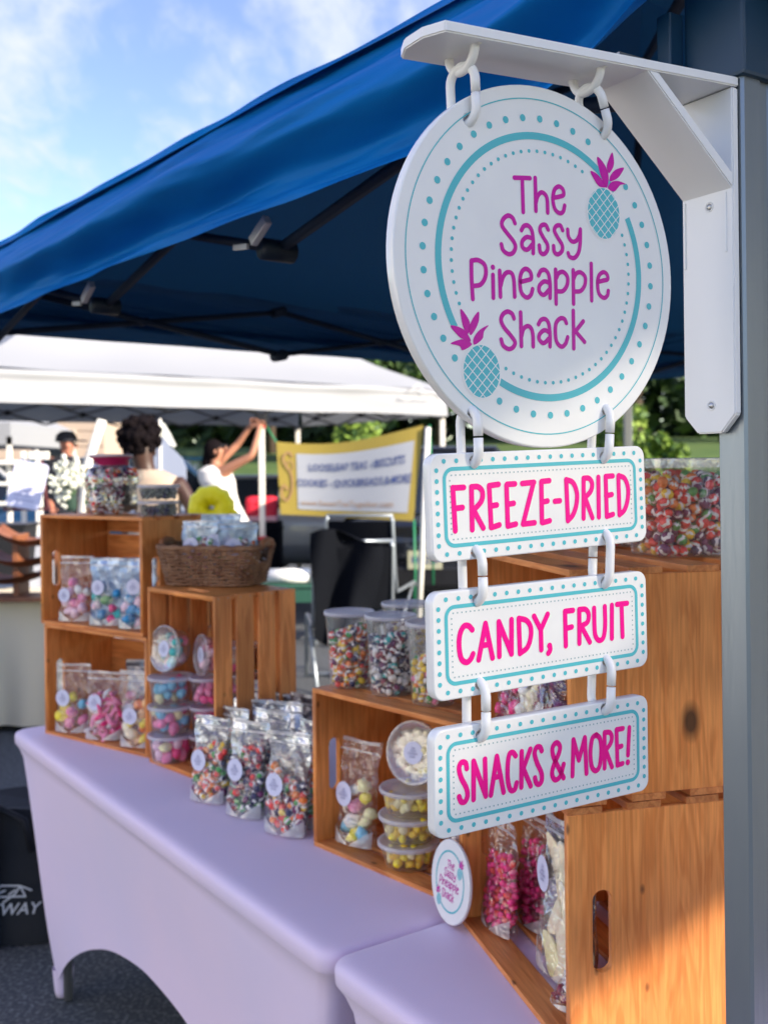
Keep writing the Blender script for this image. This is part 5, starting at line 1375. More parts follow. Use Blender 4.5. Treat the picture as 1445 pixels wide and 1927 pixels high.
Mp = frame((.112, -.1685, .155), (1, 0, 0), (0, 0, 1), (0, -1, 0)) @ Matrix.Scale(.62, 4)
text_mesh('printed_name', 'STWAY', .085, wprint, cb_, Mp @ Matrix.Translation((-.0, -.05, 0)), 1.0, True, .3)
mb = MB()
for k, st in enumerate(([(-.10, .02), (-.04, .075), (.055, .07)], [(.055, .07), (.11, .045)], [(-.10, .02), (.08, .015)], [(.055, .07), (.08, .015)], [(-.07, .03), (-.02, .05)], [(-.03, -.01), (.03, .03), (.055, .07)], [(0, .03), (.03, .05)])):
    ribbon(mb, st, .009, .0005 * k, sm=False)
mb.build('tent_emblem', wprint, cb_, M=Mp)
# ------------------------------------------------------------------ people
def figure(label, joints, radii, edges, root, skin, cat='person'):
    t = thing('person', label, cat, Vector(joints[root]).xyz * Vector((1, 1, 0)) if False else Vector((joints[root][0], joints[root][1], 0)))
    o = Vector((joints[root][0], joints[root][1], 0))
    bm = bmesh.new(); ly = bm.verts.layers.skin.verify(); vs = {}
    for k, p in joints.items():
        v = bm.verts.new(Vector(p) - o); r = radii[k]; v[ly].radius = (r, r) if not isinstance(r, tuple) else r; vs[k] = v
    vs[root][ly].use_root = True
    for a, b in edges: bm.edges.new((vs[a], vs[b]))
    me = bpy.data.meshes.new('body'); bm.to_mesh(me); bm.free()
    ob = bpy.data.objects.new('tmp', me); COL.objects.link(ob)
    sk = ob.modifiers.new('s', 'SKIN'); sk.use_smooth_shade = True; sb = ob.modifiers.new('u', 'SUBSURF'); sb.levels = 2; sb.render_levels = 2
    dg = bpy.context.evaluated_depsgraph_get(); dg.update()
    m2 = bpy.data.meshes.new_from_object(ob.evaluated_get(dg)); bpy.data.objects.remove(ob)
    m2.materials.clear(); m2.materials.append(skin); m2.polygons.foreach_set('use_smooth', [True] * len(m2.polygons)); m2.name = 'body'
    link('body', m2, t); return t, o
BONES = [('pelvis', 'waist'), ('waist', 'chest'), ('chest', 'neck'), ('neck', 'head'), ('head', 'crown'), ('chest', 'shL'), ('shL', 'elL'), ('elL', 'wrL'), ('wrL', 'haL'),
         ('chest', 'shR'), ('shR', 'elR'), ('elR', 'wrR'), ('wrR', 'haR'), ('pelvis', 'hiL'), ('hiL', 'knL'), ('knL', 'anL'), ('anL', 'toL'), ('pelvis', 'hiR'), ('hiR', 'knR'), ('knR', 'anR'), ('anR', 'toR')]
RAD = dict(pelvis=.125, waist=.115, chest=.13, neck=.05, head=.085, crown=.075, shL=.055, elL=.040, wrL=.028, haL=.035, shR=.055, elR=.040, wrR=.028, haR=.035, hiL=.085, knL=.058, anL=.038, toL=.035, hiR=.085, knR=.058, anR=.038, toR=.035)
def fingers(t, o, hand, wrist, m, r=.008):
    """five short fingers from the palm, curled"""
    h, w = Vector(hand) - o, Vector(wrist) - o; d = (h - w).normalized(); s = d.cross(Vector((0, 1, 0))).normalized()
    mb = MB()
    for k, (off, ln) in enumerate(((-.026, .06), (-.010, .072), (.008, .07), (.024, .055))):
        p = h + s * off; mb.tube([p, p + d * ln * .6, p + d * ln * .85 + Vector((0, -.02, 0)), p + d * ln * .8 + Vector((0, -.04, 0))], [r, r, r * .9, r * .7], 6)
    p = h - d * .03; mb.tube([p + s * .02, p + s * .05 + d * .02, p + s * .052 + d * .05], [r * 1.1, r, r * .8], 6)
    mb.build('fingers', m, t)
def shell(t, rings_, m, name, n=26, ripple=0.0):
    """clothing: stacked ellipses (cx, cy, z, rx, ry)"""
    mb = MB()
    R = []
    P = [Vector(r[:3]) for r in rings_]; K_ = len(rings_)
    def fn(a, b):
        f = b * (K_ - 1); i = min(int(f), K_ - 2); g = f - i; g = g * g * (3 - 2 * g)
        r0_, r1_ = rings_[i], rings_[i + 1]; c = [r0_[k] * (1 - g) + r1_[k] * g for k in range(5)]; q = 2 * pi * a
        rp = 1 + ripple * b * sin(q * 7)
        return (c[0] + c[3] * cos(q) * rp, c[1] + c[4] * sin(q) * rp, c[2])
    mb.grid(fn, n, (K_ - 1) * 6); mb.build(name, m, t)
def face(t, c, fwd, r, skin_dark):
    """nose, mouth, eyes and ears on a head at c looking along fwd"""
    f = Vector(fwd).normalized(); s = f.cross(Vector((0, 0, 1))).normalized(); u = s.cross(f)
    mb = MB(); V0, F0 = ico(2)
    def blob(p, k, mi): mb.add([tuple(Vector(v[0] * s * k[0] + v[1] * f * k[1] + v[2] * u * k[2]) + p) for v in V0], F0, mi, True)
    c = Vector(c); blob(c + f * r * 1.0 - u * .008, (.012, .018, .022), 0)
    blob(c + f * r * .93 - u * .045, (.024, .010, .007), 1)
    for q in (-1, 1):
        blob(c + f * r * .90 + s * .032 * q + u * .018, (.013, .008, .007), 2); blob(c + s * r * .98 * q, (.010, .022, .030), 0)
    mb.build('face', [skin_dark, mat('lip', (.35, .08, .07), .5) if 'lip' not in MATS else MATS['lip'], MATS['black_joint_plastic']], t)
skA = mat('tanned_skin', (.44, .20, .12), .5, sss=.0); skB = mat('deep_skin', (.05, .021, .013), .5); skC = mat('ruddy_skin', (.42, .17, .11), .5)
dress = mat('white_dress', (.78, .76, .74), .8, bump=.3, bscale=8); hairm = mat('dark_hair', (.006, .004, .005), .9, bump=.4, bscale=60, spec=.1)
Yw = 10.5
def wj(px, py, dy=0): return tuple(at(px, py, Yw + dy))
base = at(425, 1200, Yw)
J = dict(pelvis=wj(436, 985), waist=wj(424, 940), chest=wj(406, 900), neck=wj(403, 872), head=wj(411, 850), crown=wj(408, 836),
         shL=wj(388, 893, .14), elL=wj(447, 836, .18), wrL=wj(468, 806, .12), haL=wj(478, 797, .08), shR=wj(432, 880, -.10), elR=wj(474, 858, -.16), wrR=wj(487, 812, -.12), haR=wj(491, 800, -.06),
         hiL=wj(428, 1000, .09), knL=wj(430, 1090, .09), anL=wj(428, 1172, .09), toL=wj(446, 1182, .0), hiR=wj(448, 1000, -.09), knR=wj(452, 1090, -.12), anR=wj(448, 1172, -.09), toR=wj(464, 1182, -.12))
R1 = dict(RAD); R1.update(pelvis=.12, waist=.10, chest=.11, neck=.045, head=.082)
t, o = figure('woman in a white dress and dark glasses reaching up to the tent pole', J, R1, BONES, 'pelvis', skA)
fingers(t, o, J['haL'], J['wrL'], skA); fingers(t, o, J['haR'], J['wrR'], skA)
hd = Vector(J['head']) - o; fwd = Vector((.75, -.25, .42))
face(t, hd, fwd, .088, skA)
def rg(px, py, rx_, ry_): q = at(px, py, Yw) - o; return (q.x, q.y, q.z, rx_, ry_)
shell(t, [rg(400, 876, .07, .07), rg(403, 886, .17, .13), rg(408, 905, .185, .145), rg(416, 930, .155, .14), rg(424, 950, .145, .14), rg(432, 975, .175, .17), rg(440, 1010, .22, .21), rg(442, 1070, .25, .24), rg(442, 1120, .28, .27)], dress, 'dress', ripple=.04)
mb = MB(); V0, F0 = ico(3)
hv = []
for v in V0:
    k = 1 + .06 * mnoise.noise(Vector(v) * 4); vv = Vector(v) * k; hv.append((vv.x * .102, vv.y * .105, vv.z * .118))
hc = hd + Vector((-.052, .01, .012)); mb.add([tuple(Vector(v) + hc) for v in hv], F0, 0, True)
mb.tube([hc + Vector((-.03, 0, -.03)), hc + Vector((-.07, .01, -.12)), hc + Vector((-.06, .01, -.20))], [.07, .06, .03], 10); mb.build('hair', hairm, t)
mb = MB(); f = fwd.normalized(); s = f.cross(Vector((0, 0, 1))).normalized(); u = s.cross(f)
for q in (-1, 1): mb.box((0, 0, 0), (.055, .012, .036), bev=.005, M=frame(hd + f * .092 + s * .033 * q + u * .016, s, f, u))
for q in (-1, 1): mb.tube([hd + f * .09 + s * .062 * q + u * .02, hd + s * .09 * q + u * .02], .004, 5)
mb.build('sunglasses', MATS['black_joint_plastic'], t)
# person with big dark hair in a beige top, seen from behind
Yw = 6.8
J = dict(pelvis=wj(285, 1080), waist=wj(288, 1010), chest=wj(292, 935), neck=wj(272, 880), head=wj(266, 850), crown=wj(264, 825),
         shL=wj(246, 905), elL=wj(232, 985), wrL=wj(258, 1040), haL=wj(268, 1052), shR=wj(340, 912), elR=wj(366, 965, -.05), wrR=wj(340, 1010, -.2), haR=wj(328, 1022, -.25),
         hiL=wj(262, 1110), knL=wj(262, 1210), anL=wj(262, 1290), toL=wj(262, 1300, -.15), hiR=wj(312, 1110), knR=wj(312, 1210), anR=wj(312, 1290), toR=wj(312, 1300, -.15))
R2 = dict(RAD); R2.update(neck=.06, head=.09, shL=.06, shR=.065, elR=.048, elL=.045)
t, o = figure('person with tall dark hair in a beige sleeveless top, standing behind the shallow tubs', J, R2, BONES, 'pelvis', skB)
fingers(t, o, J['haL'], J['wrL'], skB); fingers(t, o, J['haR'], J['wrR'], skB)
hd = Vector(J['head']) - o; face(t, hd, (-.5, .85, -.1), .09, skB)
shell(t, [rg(280, 884, .085, .075), rg(288, 898, .165, .11), rg(292, 935, .18, .135), rg(290, 985, .165, .13), rg(288, 1040, .17, .14), rg(286, 1085, .19, .16)], mat('beige_top', (.42, .33, .25), .8), 'sleeveless_top')
shell(t, [rg(286, 1070, .185, .155), rg(286, 1120, .20, .17), rg(286, 1200, .19, .16), rg(286, 1285, .17, .15)], mat('dark_trousers', (.02, .02, .03), .8), 'trousers')
mb = MB(); V0, F0 = ico(2); rnd = random.Random(2); hc = hd + Vector((-.012, .01, .085))
for k in range(260):
    d = Vector((rnd.gauss(0, 1), rnd.gauss(0, 1), rnd.gauss(0, 1))).normalized(); p = hc + Vector((d.x * .125, d.y * .12, d.z * .125 + .02)) * rnd.uniform(.75, 1.05)
    mb.add([tuple(v) for v in V0 * rnd.uniform(.020, .034) + np.array(p)], F0, 0, False)
mb.build('curly_hair', hairm, t)
# man in a dark shirt and cap, back turned
Yw = 10.2
J = dict(pelvis=wj(122, 985), waist=wj(122, 945), chest=wj(120, 890), neck=wj(127, 853), head=wj(127, 838), crown=wj(125, 824), shL=wj(98, 868), elL=wj(92, 925), wrL=wj(98, 960, -.2), haL=wj(100, 966, -.25),
         shR=wj(148, 868), elR=wj(156, 925), wrR=wj(150, 965, -.15), haR=wj(148, 972, -.2), hiL=wj(112, 1000), knL=wj(112, 1080), anL=wj(112, 1160), toL=wj(112, 1168, -.15), hiR=wj(134, 1000), knR=wj(134, 1080), anR=wj(134, 1160), toR=wj(134, 1168, -.15))
t, o = figure('man in a dark shirt and dark cap with his back turned, behind the flowers', J, RAD, BONES, 'pelvis', skC)
fingers(t, o, J['haL'], J['wrL'], skC); fingers(t, o, J['haR'], J['wrR'], skC)
hd = Vector(J['head']) - o; face(t, hd, (.9, .3, 0), .085, skC)
dk = mat('dark_shirt', (.012, .013, .022), .8)
shell(t, [rg(126, 858, .08, .07), rg(122, 868, .23, .12), rg(120, 890, .235, .15), rg(121, 930, .20, .15), rg(122, 985, .20, .16)], dk, 'shirt')
shell(t, [rg(122, 980, .19, .15), rg(122, 1040, .20, .16), rg(122, 1160, .16, .14)], MATS['dark_trousers'], 'trousers')
mb = MB(); mb.lathe([(.104, 0), (.107, .02), (.095, .07), (.05, .105), (.0001, .11)], 20, 0, Matrix.Translation(hd + Vector((-.01, 0, .035)))); mb.box((.10, 0, .0), (.12, .15, .012), bev=.004, M=Matrix.Translation(hd + Vector((.02, 0, .045)))); mb.build('cap', dk, t)

# ------------------------------------------------------------------ seats, coolers, small furniture across the aisle
def seat_chair(label, P, ang, m_frame, m_cloth, sc=1.0, jacket=False, group='folding chairs across the aisle'):
    t = thing('folding_chair', label, 'chair', rotz(P, ang) @ Matrix.Scale(sc, 4), group)
    for s in (-1, 1):
        mb = MB(); x = s * .27
        mb.tube([(x, -.28, .01), (x, -.26, .42), (x, -.20, .47), (x, .22, .44), (x, .26, .60), (x, .30, .98), (x * .96, .30, 1.02)], .013, 8); mb.build('side_frame', m_frame, t)
        mb = MB(); mb.tube([(x * .94, .30, .01), (x * .94, -.05, .30), (x * .94, -.22, .46)], .012, 8); mb.build('leg', m_frame, t)
    for y, z in ((-.28, .02), (.30, .02), (-.27, .28), (.30, 1.02)): mb = MB(); mb.tube([(-.27, y, z), (.27, y, z)], .012, 8); mb.build('cross_bar', m_frame, t)
    mb = MB(); mb.grid(lambda a, b: (-.26 + .52 * a, -.24 + .46 * b, .455 - .04 * sin(pi * a)), 10, 6); mb.build('seat', m_cloth, t)
    mb = MB(); mb.grid(lambda a, b: (-.26 + .52 * a, .245 + .06 * b + .03 * sin(pi * a), .56 + .42 * b), 10, 6); mb.build('backrest', m_cloth, t)
    return t
CF_ = mat('chair_frame_metal', (.32, .36, .40), .35, .6)
navyc = mat('black_fabric', (.003, .004, .007), .9, bump=.4, bscale=9, spec=.12)
p = onz(655, 1292, .01)
seat_chair('folding chair with pale metal frame, a black jacket thrown over its back', Vector((p.x, p.y + .15, 0)), radians(190), CF_, navyc, 1.0)
jk = thing('black_jacket', 'black jacket draped over the back of the folding chair', 'jacket', Vector((p.x, p.y - .17, 1.02)))
mb = MB(); mb.grid(lambda a, b: (-.22 + .44 * a + .05 * sin(b * 5 + 1) * (a - .3), -.04 - .05 * b - .05 * sin(a * 9 + b * 3), .035 - (.66 + .07 * sin(a * 7)) * b + .06 * sin(a * 4.5 + .5) * (1 - b)), 18, 16)
mb.grid(lambda a, b: (-.22 + .44 * a, -.04 + .16 * b + .02 * sin(a * 9), .035 + .03 * sin(b * pi) - .45 * b * b + .05 * sin(a * 5) * (1 - b)), 18, 8); mb.build('cloth', navyc, jk)
p2 = onz(560, 1262, .01)
gt = thing('camp_table', 'low green camp table with a white towel roll on it, beside the white pole', 'table', Vector((at(545, 1090, 9.0).x, 9.05, 0)))
zg = at(545, 1090, 9.0).z - .03; GF = mat('green_fabric', (.012, .075, .05), .8)
mb = MB(); mb.box((0, 0, zg - .02), (.52, .42, .03), bev=.008); mb.build('table_top', GF, gt)
mb = MB(); mb.box((0, -.20, zg - .10), (.50, .012, .11), bev=.003); mb.build('apron', GF, gt)
for s_ in (-1, 1):
    for r_ in (-1, 1): mb = MB(); mb.tube([(s_ * .23, r_ * .18, .005), (s_ * .23, -r_ * .16, zg - .04)], .012, 6); mb.build('leg', CF_, gt)
wr = MB(); wr.tube([(-.20, 0, 0), (.20, 0, .0)], [.065, .065], 14); wo_ = wr.build('towel_roll', mat('white_towel', (.8, .8, .78), .9, bump=.4, bscale=30)); wo_.location = Vector((gt.location.x - .02, 8.98, zg + .06)); tag(wo_, 'white rolled towel lying on the green camp table', 'towel')
seat_chair('dark camp chair partly hidden behind the jacket chair', Vector((-.10, 9.0, 0)), radians(160), CF_, navyc, 1.1)
# red cooler bag on a dark crate
rc = at(493, 985, 11.35)
rb = thing('cooler_bag', 'red and white soft cooler bag behind the white pole', 'bag', rc)
mb = MB(); mb.box((0, 0, .17), (.34, .24, .26), bev=.06); mb.build('bag_body', mat('red_fabric', (.68, .02, .05), .6, bump=.4, bscale=12), rb)
mb = MB(); mb.box((0, -.003, .055), (.345, .245, .06), bev=.012)
mb.build('white_band', mat('pink_white_band', (.78, .42, .45), .6), rb)
mb = MB(); mb.tube([(-.08, -.09, .20), (-.05, -.12, .22), (.05, -.12, .22), (.08, -.09, .20)], .010, 6); mb.build('handle', REDT, rb)
ds = thing('dark_trunk', 'dark storage trunk under the red cooler bag', 'trunk', Vector((rc.x, rc.y, 0)))
mb = MB(); mb.box((0, 0, rc.z / 2 + .013), (.42, .42, rc.z + .02), bev=.02); mb.build('trunk_body', navyc, ds)
mb = MB(); mb.box((0, 0, rc.z - .06), (.44, .44, .03), bev=.01); mb.build('lid', navyc, ds)
# yellow ring bag on a crate stack hidden behind the far crate
yc = at(398, 982, 4.7)
yb = thing('yellow_ring_cushion', 'bright yellow inflatable-looking ring cushion behind the far crates', 'cushion', yc + Vector((0, 0, .0)))
YM = mat('lime_yellow_vinyl', (.95, .84, .003), .45, bump=.3, bscale=10)
mb = MB(); mb.tube([(  .060 * cos(q), 0, .066 + .054 * sin(q)) for q in [2 * pi * i / 24 for i in range(24)]], [.046 + .005 * sin(i * 2.6) for i in range(24)], 12, closed=True); mb.build('ring', YM, yb)
mb = MB(); mb.tube([(.05, -.01, .02), (.09, -.01, .05), (.115, -.01, .02)], .022, 8); mb.build('flap', YM, yb)
st_ = thing('storage_box', 'plain grey storage box under the yellow cushion', 'box', Vector((yc.x, yc.y, 0)))
mb = MB(); mb.box((-.03, .02, yc.z / 2 - .016), (.22, .2, yc.z - .04), bev=.01); mb.build('box_body', navyc, st_); mb = MB(); mb.box((-.03, .02, yc.z - .048), (.23, .21, .02), bev=.004); mb.build('lid', navyc, st_)

# ------------------------------------------------------------------ cars
def car(label, P, ang, paint, kind='suv', plate=None, group='parked cars behind the white tent'):
    t = thing('parked_car', label, 'car', rotz(P, ang), group)
    H = 1.72 if kind == 'suv' else 1.45; Lc, Wc = 4.6, 1.86
    sec = [(-2.3, .45, .80, .86), (-2.25, .35, 1.0, .90), (-1.6, .28, 1.04, .93), (-.9, .26, 1.08, .93), (0, .26, 1.10, .93), (1.2, .26, 1.12, .93), (1.9, .28, 1.10, .93), (2.22, .35, 1.05, .91), (2.3, .5, .92, .87)]
    mb = MB(); N_p = 24
    def ringb(x, z0_, z1_, w_):
        out = []
        for j in range(N_p):
            q = 2 * pi * j / N_p; c, s = cos(q), sin(q); k = (abs(c) ** 5 + abs(s) ** 5) ** (-.2)
            out.append((x, k * c * w_, (z0_ + z1_) / 2 + k * s * (z1_ - z0_) / 2))
        return out
    vs = []; 
    for s_ in sec: vs += ringb(*s_)
    m_ = len(sec); mb.add(vs, [(i * N_p + j, i * N_p + (j + 1) % N_p, (i + 1) * N_p + (j + 1) % N_p, (i + 1) * N_p + j) for i in range(m_ - 1) for j in range(N_p)] + [tuple(range(N_p))[::-1], tuple((m_ - 1) * N_p + j for j in range(N_p))], 0, True)
    mb.build('body', paint, t)
    gl = MATS.get('car_glass') or mat('car_glass', (.012, .016, .02), .06, spec=.8)
    roofx = ((-1.15, .55) if kind != 'suv' else (-1.15, .45)); rear = 2.15 if kind == 'suv' else 1.65
    lo = [(-1.15, .86), (rear, .86)]; 
    mb = MB(); a_ = [(-1.25, -.84, 1.07), (rear, -.84, 1.07), (rear, .84, 1.07), (-1.25, .84, 1.07)]; b_ = [(-.45, -.66, H - .05), (rear - .28, -.66, H - .05), (rear - .28, .66, H - .05), (-.45, .66, H - .05)]
    mb.add(a_ + b_, [(0, 1, 5, 4), (1, 2, 6, 5), (2, 3, 7, 6), (3, 0, 4, 7)], 0, False); mb.build('windows', gl, t)
    mb = MB(); mb.box(((rear - .73) / 2, 0, H - .02), (rear + .10, 1.36, .06), bev=.028); 
    for s in (-1, 1):
        for (x0_, x1_) in ((-1.25, -.45), (.35, .35), (rear - .05, rear - .30)): mb.tube([(x0_, s * .845, 1.06), (x1_, s * .67, H - .04)], .035, 6)
    mb.build('roof', paint, t)
    tyre = MATS.get('tyre_rubber') or mat('tyre_rubber', (.015, .015, .016), .8); rim = MATS.get('rim_alloy') or mat('rim_alloy', (.45, .47, .5), .3, .8)
    for x in (-1.42, 1.38):
        for s in (-1, 1):
            Mw = Matrix.Translation((x, s * .84, .34)) @ Matrix.Rotation(pi / 2, 4, 'X')
            mb = MB(); mb.lathe([(.22, -.11), (.32, -.11), (.34, -.07), (.34, .07), (.32, .11), (.22, .11), (.22, -.11)], 26, 0, Mw); w = mb.build('wheel', tyre, t)
            mb = MB(); mb.lathe([(.0001, .09 * -s), (.06, .085 * -s), (.20, .05 * -s), (.225, .10 * -s)], 20, 0, Mw); mb.build('rim', rim, w)
    for s in (-1, 1):
        mb = MB(); mb.box((2.27, s * .72, .93), (.08, .22, .16), bev=.02); mb.build('tail_light', MATS.get('tail_lamp') or mat('tail_lamp', (.35, .01, .015), .2), t)
        mb = MB(); mb.box((-2.27, s * .68, .74), (.08, .26, .13), bev=.02); mb.build('headlight', MATS.get('head_lamp') or mat('head_lamp', (.6, .6, .62), .15), t)
    mb = MB(); mb.box((2.30, 0, .50), (.12, 1.7, .20), bev=.03); mb.build('bumper', MATS['black_joint_plastic'], t)
    if plate:
        mb = MB(); mb.box((2.372, 0, .66), (.012, .32, .17), bev=.003); pl_ = mb.build('licence_plate', mat('plate_cream', (.42, .42, .30), .5), t)
        text_mesh('plate_number', plate, .10, bnavy, pl_, frame((2.381, 0, .66), (0, 1, 0), (0, 0, 1), (1, 0, 0)), .85, True)
    return t
car('dark SUV seen from behind with a cream licence plate, beyond the jacket chair', Vector((.66, 12.0, 0)), radians(-97), mat('black_paint', (.010, .012, .018), .2, .3, coat=1), plate='HC250')
car('silver grey car behind the banner', Vector((-.85, 14.2, 0)), radians(168), mat('silver_paint', (.30, .31, .33), .3, .6, coat=1), 'sedan')
car('teal blue car behind the woman in white', Vector((-3.2, 15.2, 0)), radians(172), mat('teal_blue_paint', (.005, .13, .24), .3, .2, coat=1), 'suv')
car('white car far off at the left edge', Vector((-6.2, 16.0, 0)), radians(175), mat('white_paint', (.7, .7, .7), .3, coat=1), 'suv')

# ------------------------------------------------------------------ distant tents, building, flags
def small_tent(label, P, w, h, ang, m):
    t = thing('pop_up_tent', label, 'tent', rotz(P, ang), 'small white tents further off')
    mb = MB(); c = [(-w / 2, -w / 2), (w / 2, -w / 2), (w / 2, w / 2), (-w / 2, w / 2)]
    vs = [(x, y, h - .32) for x, y in c] + [(x, y, h) for x, y in c] + [(x * .35, y * .35, h + .55) for x, y in c] + [(0, 0, h + .85)]
    mb.add(vs, [(i, (i + 1) % 4, 4 + (i + 1) % 4, 4 + i) for i in range(4)] + [(4 + i, 4 + (i + 1) % 4, 8 + (i + 1) % 4, 8 + i) for i in range(4)] + [(8 + i, 8 + (i + 1) % 4, 12) for i in range(4)]); mb.build('canopy', m, t)
    for x, y in c: mb = MB(); mb.box((x * .98, y * .98, h / 2 - .1), (.06, .06, h - .2)); mb.build('leg', WPOLE, t)
    return t
small_tent('small white pop-up tent at the left edge, beyond the easel', Vector((-6.9, 16.5, 0)), 3.0, 2.25, 0, WTENT)
beige = mat('beige_siding', (.46, .36, .28), .8, bump=.2, bscale=6)
bd = thing('beige_building', 'beige building behind the man in the dark cap', 'building', Vector((-7.6, 23.5, 0)))
mb = MB(); mb.box((0, 0, 1.75), (3.6, 4, 3.5)); mb.build('wall', beige, bd)
for k in range(10): mb = MB(); mb.box((0, -2.012, .3 + .32 * k), (3.62, .03, .30), bev=.006); mb.build('siding_board', beige, bd)
mb = MB(); mb.add([(-2, -2.3, 3.5), (2, -2.3, 3.5), (2, 2.3, 3.5), (-2, 2.3, 3.5), (-2, 0, 4.5), (2, 0, 4.5)], [(0, 1, 5, 4), (2, 3, 4, 5), (0, 4, 3), (1, 2, 5), (3, 2, 1, 0)]); mb.build('roof', mat('grey_shingle', (.10, .09, .09), .8), bd)
mb = MB(); mb.box((.8, -2.03, 1.9), (.7, .04, .9)); w_ = mb.build('window', MATS['car_glass'], bd); mb = MB()
for a, b, c_, d_ in ((.8, 2.37, .82, .07), (.8, 1.43, .82, .07), (.42, 1.9, .07, 1.0), (1.18, 1.9, .07, 1.0)): mb.box((a, -2.05, b), (c_, .05, d_))
mb.build('frame', WPOLE, w_)
pol = at(180, 850, 9.6); op = thing('leaning_pole', 'slanted white pole rising behind the candy jar', 'pole', pol)
mb = MB(); mb.tube([at(192, 790, 9.6) - pol, at(166, 870, 9.6) - pol, at(130, 985, 9.6) - pol - Vector((0, 0, .95))], .045, 8); mb.build('tube', WPOLE, op)
flg = thing('feather_flag', 'white curved flag with grey sheet hanging beside the person with tall hair', 'flag', at(300, 990, 8.6))
o_ = at(300, 990, 8.6)
def fp(px, py): return at(px, py, 8.6) - o_
mb = MB(); L_ = [(290, 790), (301, 797), (303, 830), (296, 835), (287, 815)]
q = [fp(*p) for p in L_]; 
def thick(mb, q, th=.01): 
    n = len(q); mb.add([tuple(v) for v in q] + [tuple(v + Vector((0, th, 0))) for v in q], [tuple(range(n)), tuple(range(n, 2 * n))[::-1]] + [(i, (i + 1) % n, n + (i + 1) % n, n + i) for i in range(n)])
thick(mb, q); thick(mb, [fp(*p) for p in [(302, 793), (309, 797), (320, 815), (331, 838), (328, 842), (318, 836), (306, 820)]]); mb.build('white_panel', mat('white_flag', (.75, .78, .72), .7), flg)
mb = MB(); thick(mb, [fp(*p) for p in [(290, 830), (300, 822), (306, 822), (322, 842), (342, 862), (350, 880), (350, 960), (290, 960)]][::1], .02); mb.build('grey_sheet', mat('grey_blue_sheet', (.28, .32, .42), .8), flg)
mb = MB(); mb.tube([fp(301, 788), fp(301, 990) - Vector((0, 0, 1.0))], .012, 6); mb.build('pole', WPOLE, flg)
# white lattice stand at the left edge
ls = thing('display_stand', 'white display stand with cross-shaped top at the left edge', 'stand', at(15, 985, 9.0) * Vector((1, 1, 0)) if False else Vector((at(15, 985, 9.0).x, 9.0, 0)))
mb = MB()
for x in (-.12, .02, .14): mb.box((x, 0, .85), (.035, .05, 1.7), bev=.006)
for z in (1.25, 1.42, 1.6): mb.box((0, 0, z), (.30, .24, .03), bev=.006)
mb.build('frame', WPOLE, ls)
cx_ = thing('cross_stand', 'white T-shaped stand beside the easel', 'stand', Vector((at(73, 850, 8.9).x, 8.9, 0)))
mb = MB(); mb.box((0, 0, .83), (.05, .05, 1.66), bev=.006); mb.build('post', WPOLE, cx_)
mb = MB(); mb.box((0, 0, 1.66), (.17, .06, .07), bev=.01); mb.build('arm', WPOLE, cx_)
mb = MB(); mb.box((0, 0, .01), (.3, .3, .02)); mb.build('foot', WPOLE, cx_)

# ------------------------------------------------------------------ trees
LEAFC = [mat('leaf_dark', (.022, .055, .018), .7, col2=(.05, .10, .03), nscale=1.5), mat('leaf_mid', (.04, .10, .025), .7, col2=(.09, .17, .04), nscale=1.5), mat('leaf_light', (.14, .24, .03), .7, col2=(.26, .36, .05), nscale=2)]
bark = mat('bark', (.07, .05, .035), .9, bump=.6, bscale=20)
def tree(label, P, H, R, seed, n=2600, mix=(.6, .35, .05), trunk=True, cat='tree', group='trees on the lawn behind the tents', name='tree', leaf=.16):
    rng = np.random.default_rng(seed); t = thing(name, label, cat, Vector(P), group)
    if trunk:
        mb = MB(); mb.tube([(0, 0, -.3), (.05, 0, H * .25), (-.05, .03, H * .5), (0, 0, H * .8)], [H * .03, H * .024, H * .016, H * .006], 9)
        for k in range(7):
            q = k * 2.4 + seed; z = H * (.28 + .07 * k); l = R * .75 * (1 - .05 * k); mb.tube([(0, 0, z), (cos(q) * l * .5, sin(q) * l * .5, z + l * .35), (cos(q) * l, sin(q) * l, z + l * .6)], [H * .011, H * .007, H * .003], 6)
        mb.build('trunk', bark, t)
    nc = 26; cc_ = []; z0_ = H * (.30 if trunk else .05)
    for k in range(nc):
        q = rng.uniform(0, 6.28); zz_ = rng.uniform(0, 1); rr_ = R * (1 - .55 * abs(zz_ - .35)) * rng.uniform(.25, .95); cc_.append((rr_ * cos(q), rr_ * sin(q), z0_ + (H - z0_) * zz_, R * rng.uniform(.20, .42)))
    cc_ = np.array(cc_); idx = rng.integers(0, nc, n); d = rng.normal(size=(n, 3)); d /= np.linalg.norm(d, axis=1)[:, None]
    c = cc_[idx, :3] + d * (cc_[idx, 3] * rng.uniform(.55, 1.05, n))[:, None]
    a = rng.normal(size=(n, 3)); a /= np.linalg.norm(a, axis=1)[:, None]; b = np.cross(a, rng.normal(size=(n, 3))); b /= np.linalg.norm(b, axis=1)[:, None]
    s = leaf * rng.uniform(.6, 1.4, n)[:, None]; vs = np.stack([c - a * s, c + b * s * .5, c + a * s, c - b * s * .5], 1).reshape(-1, 3)
    me = bpy.data.meshes.new('crown'); me.from_pydata(vs.tolist(), [], [(4 * i, 4 * i + 1, 4 * i + 2, 4 * i + 3) for i in range(n)])
    for m in LEAFC: me.materials.append(m)
    lm_ = rng.choice(3, n, p=mix); me.polygons.foreach_set('material_index', lm_.astype(np.int32)); link('crown', me, t, kind='stuff')
    return t
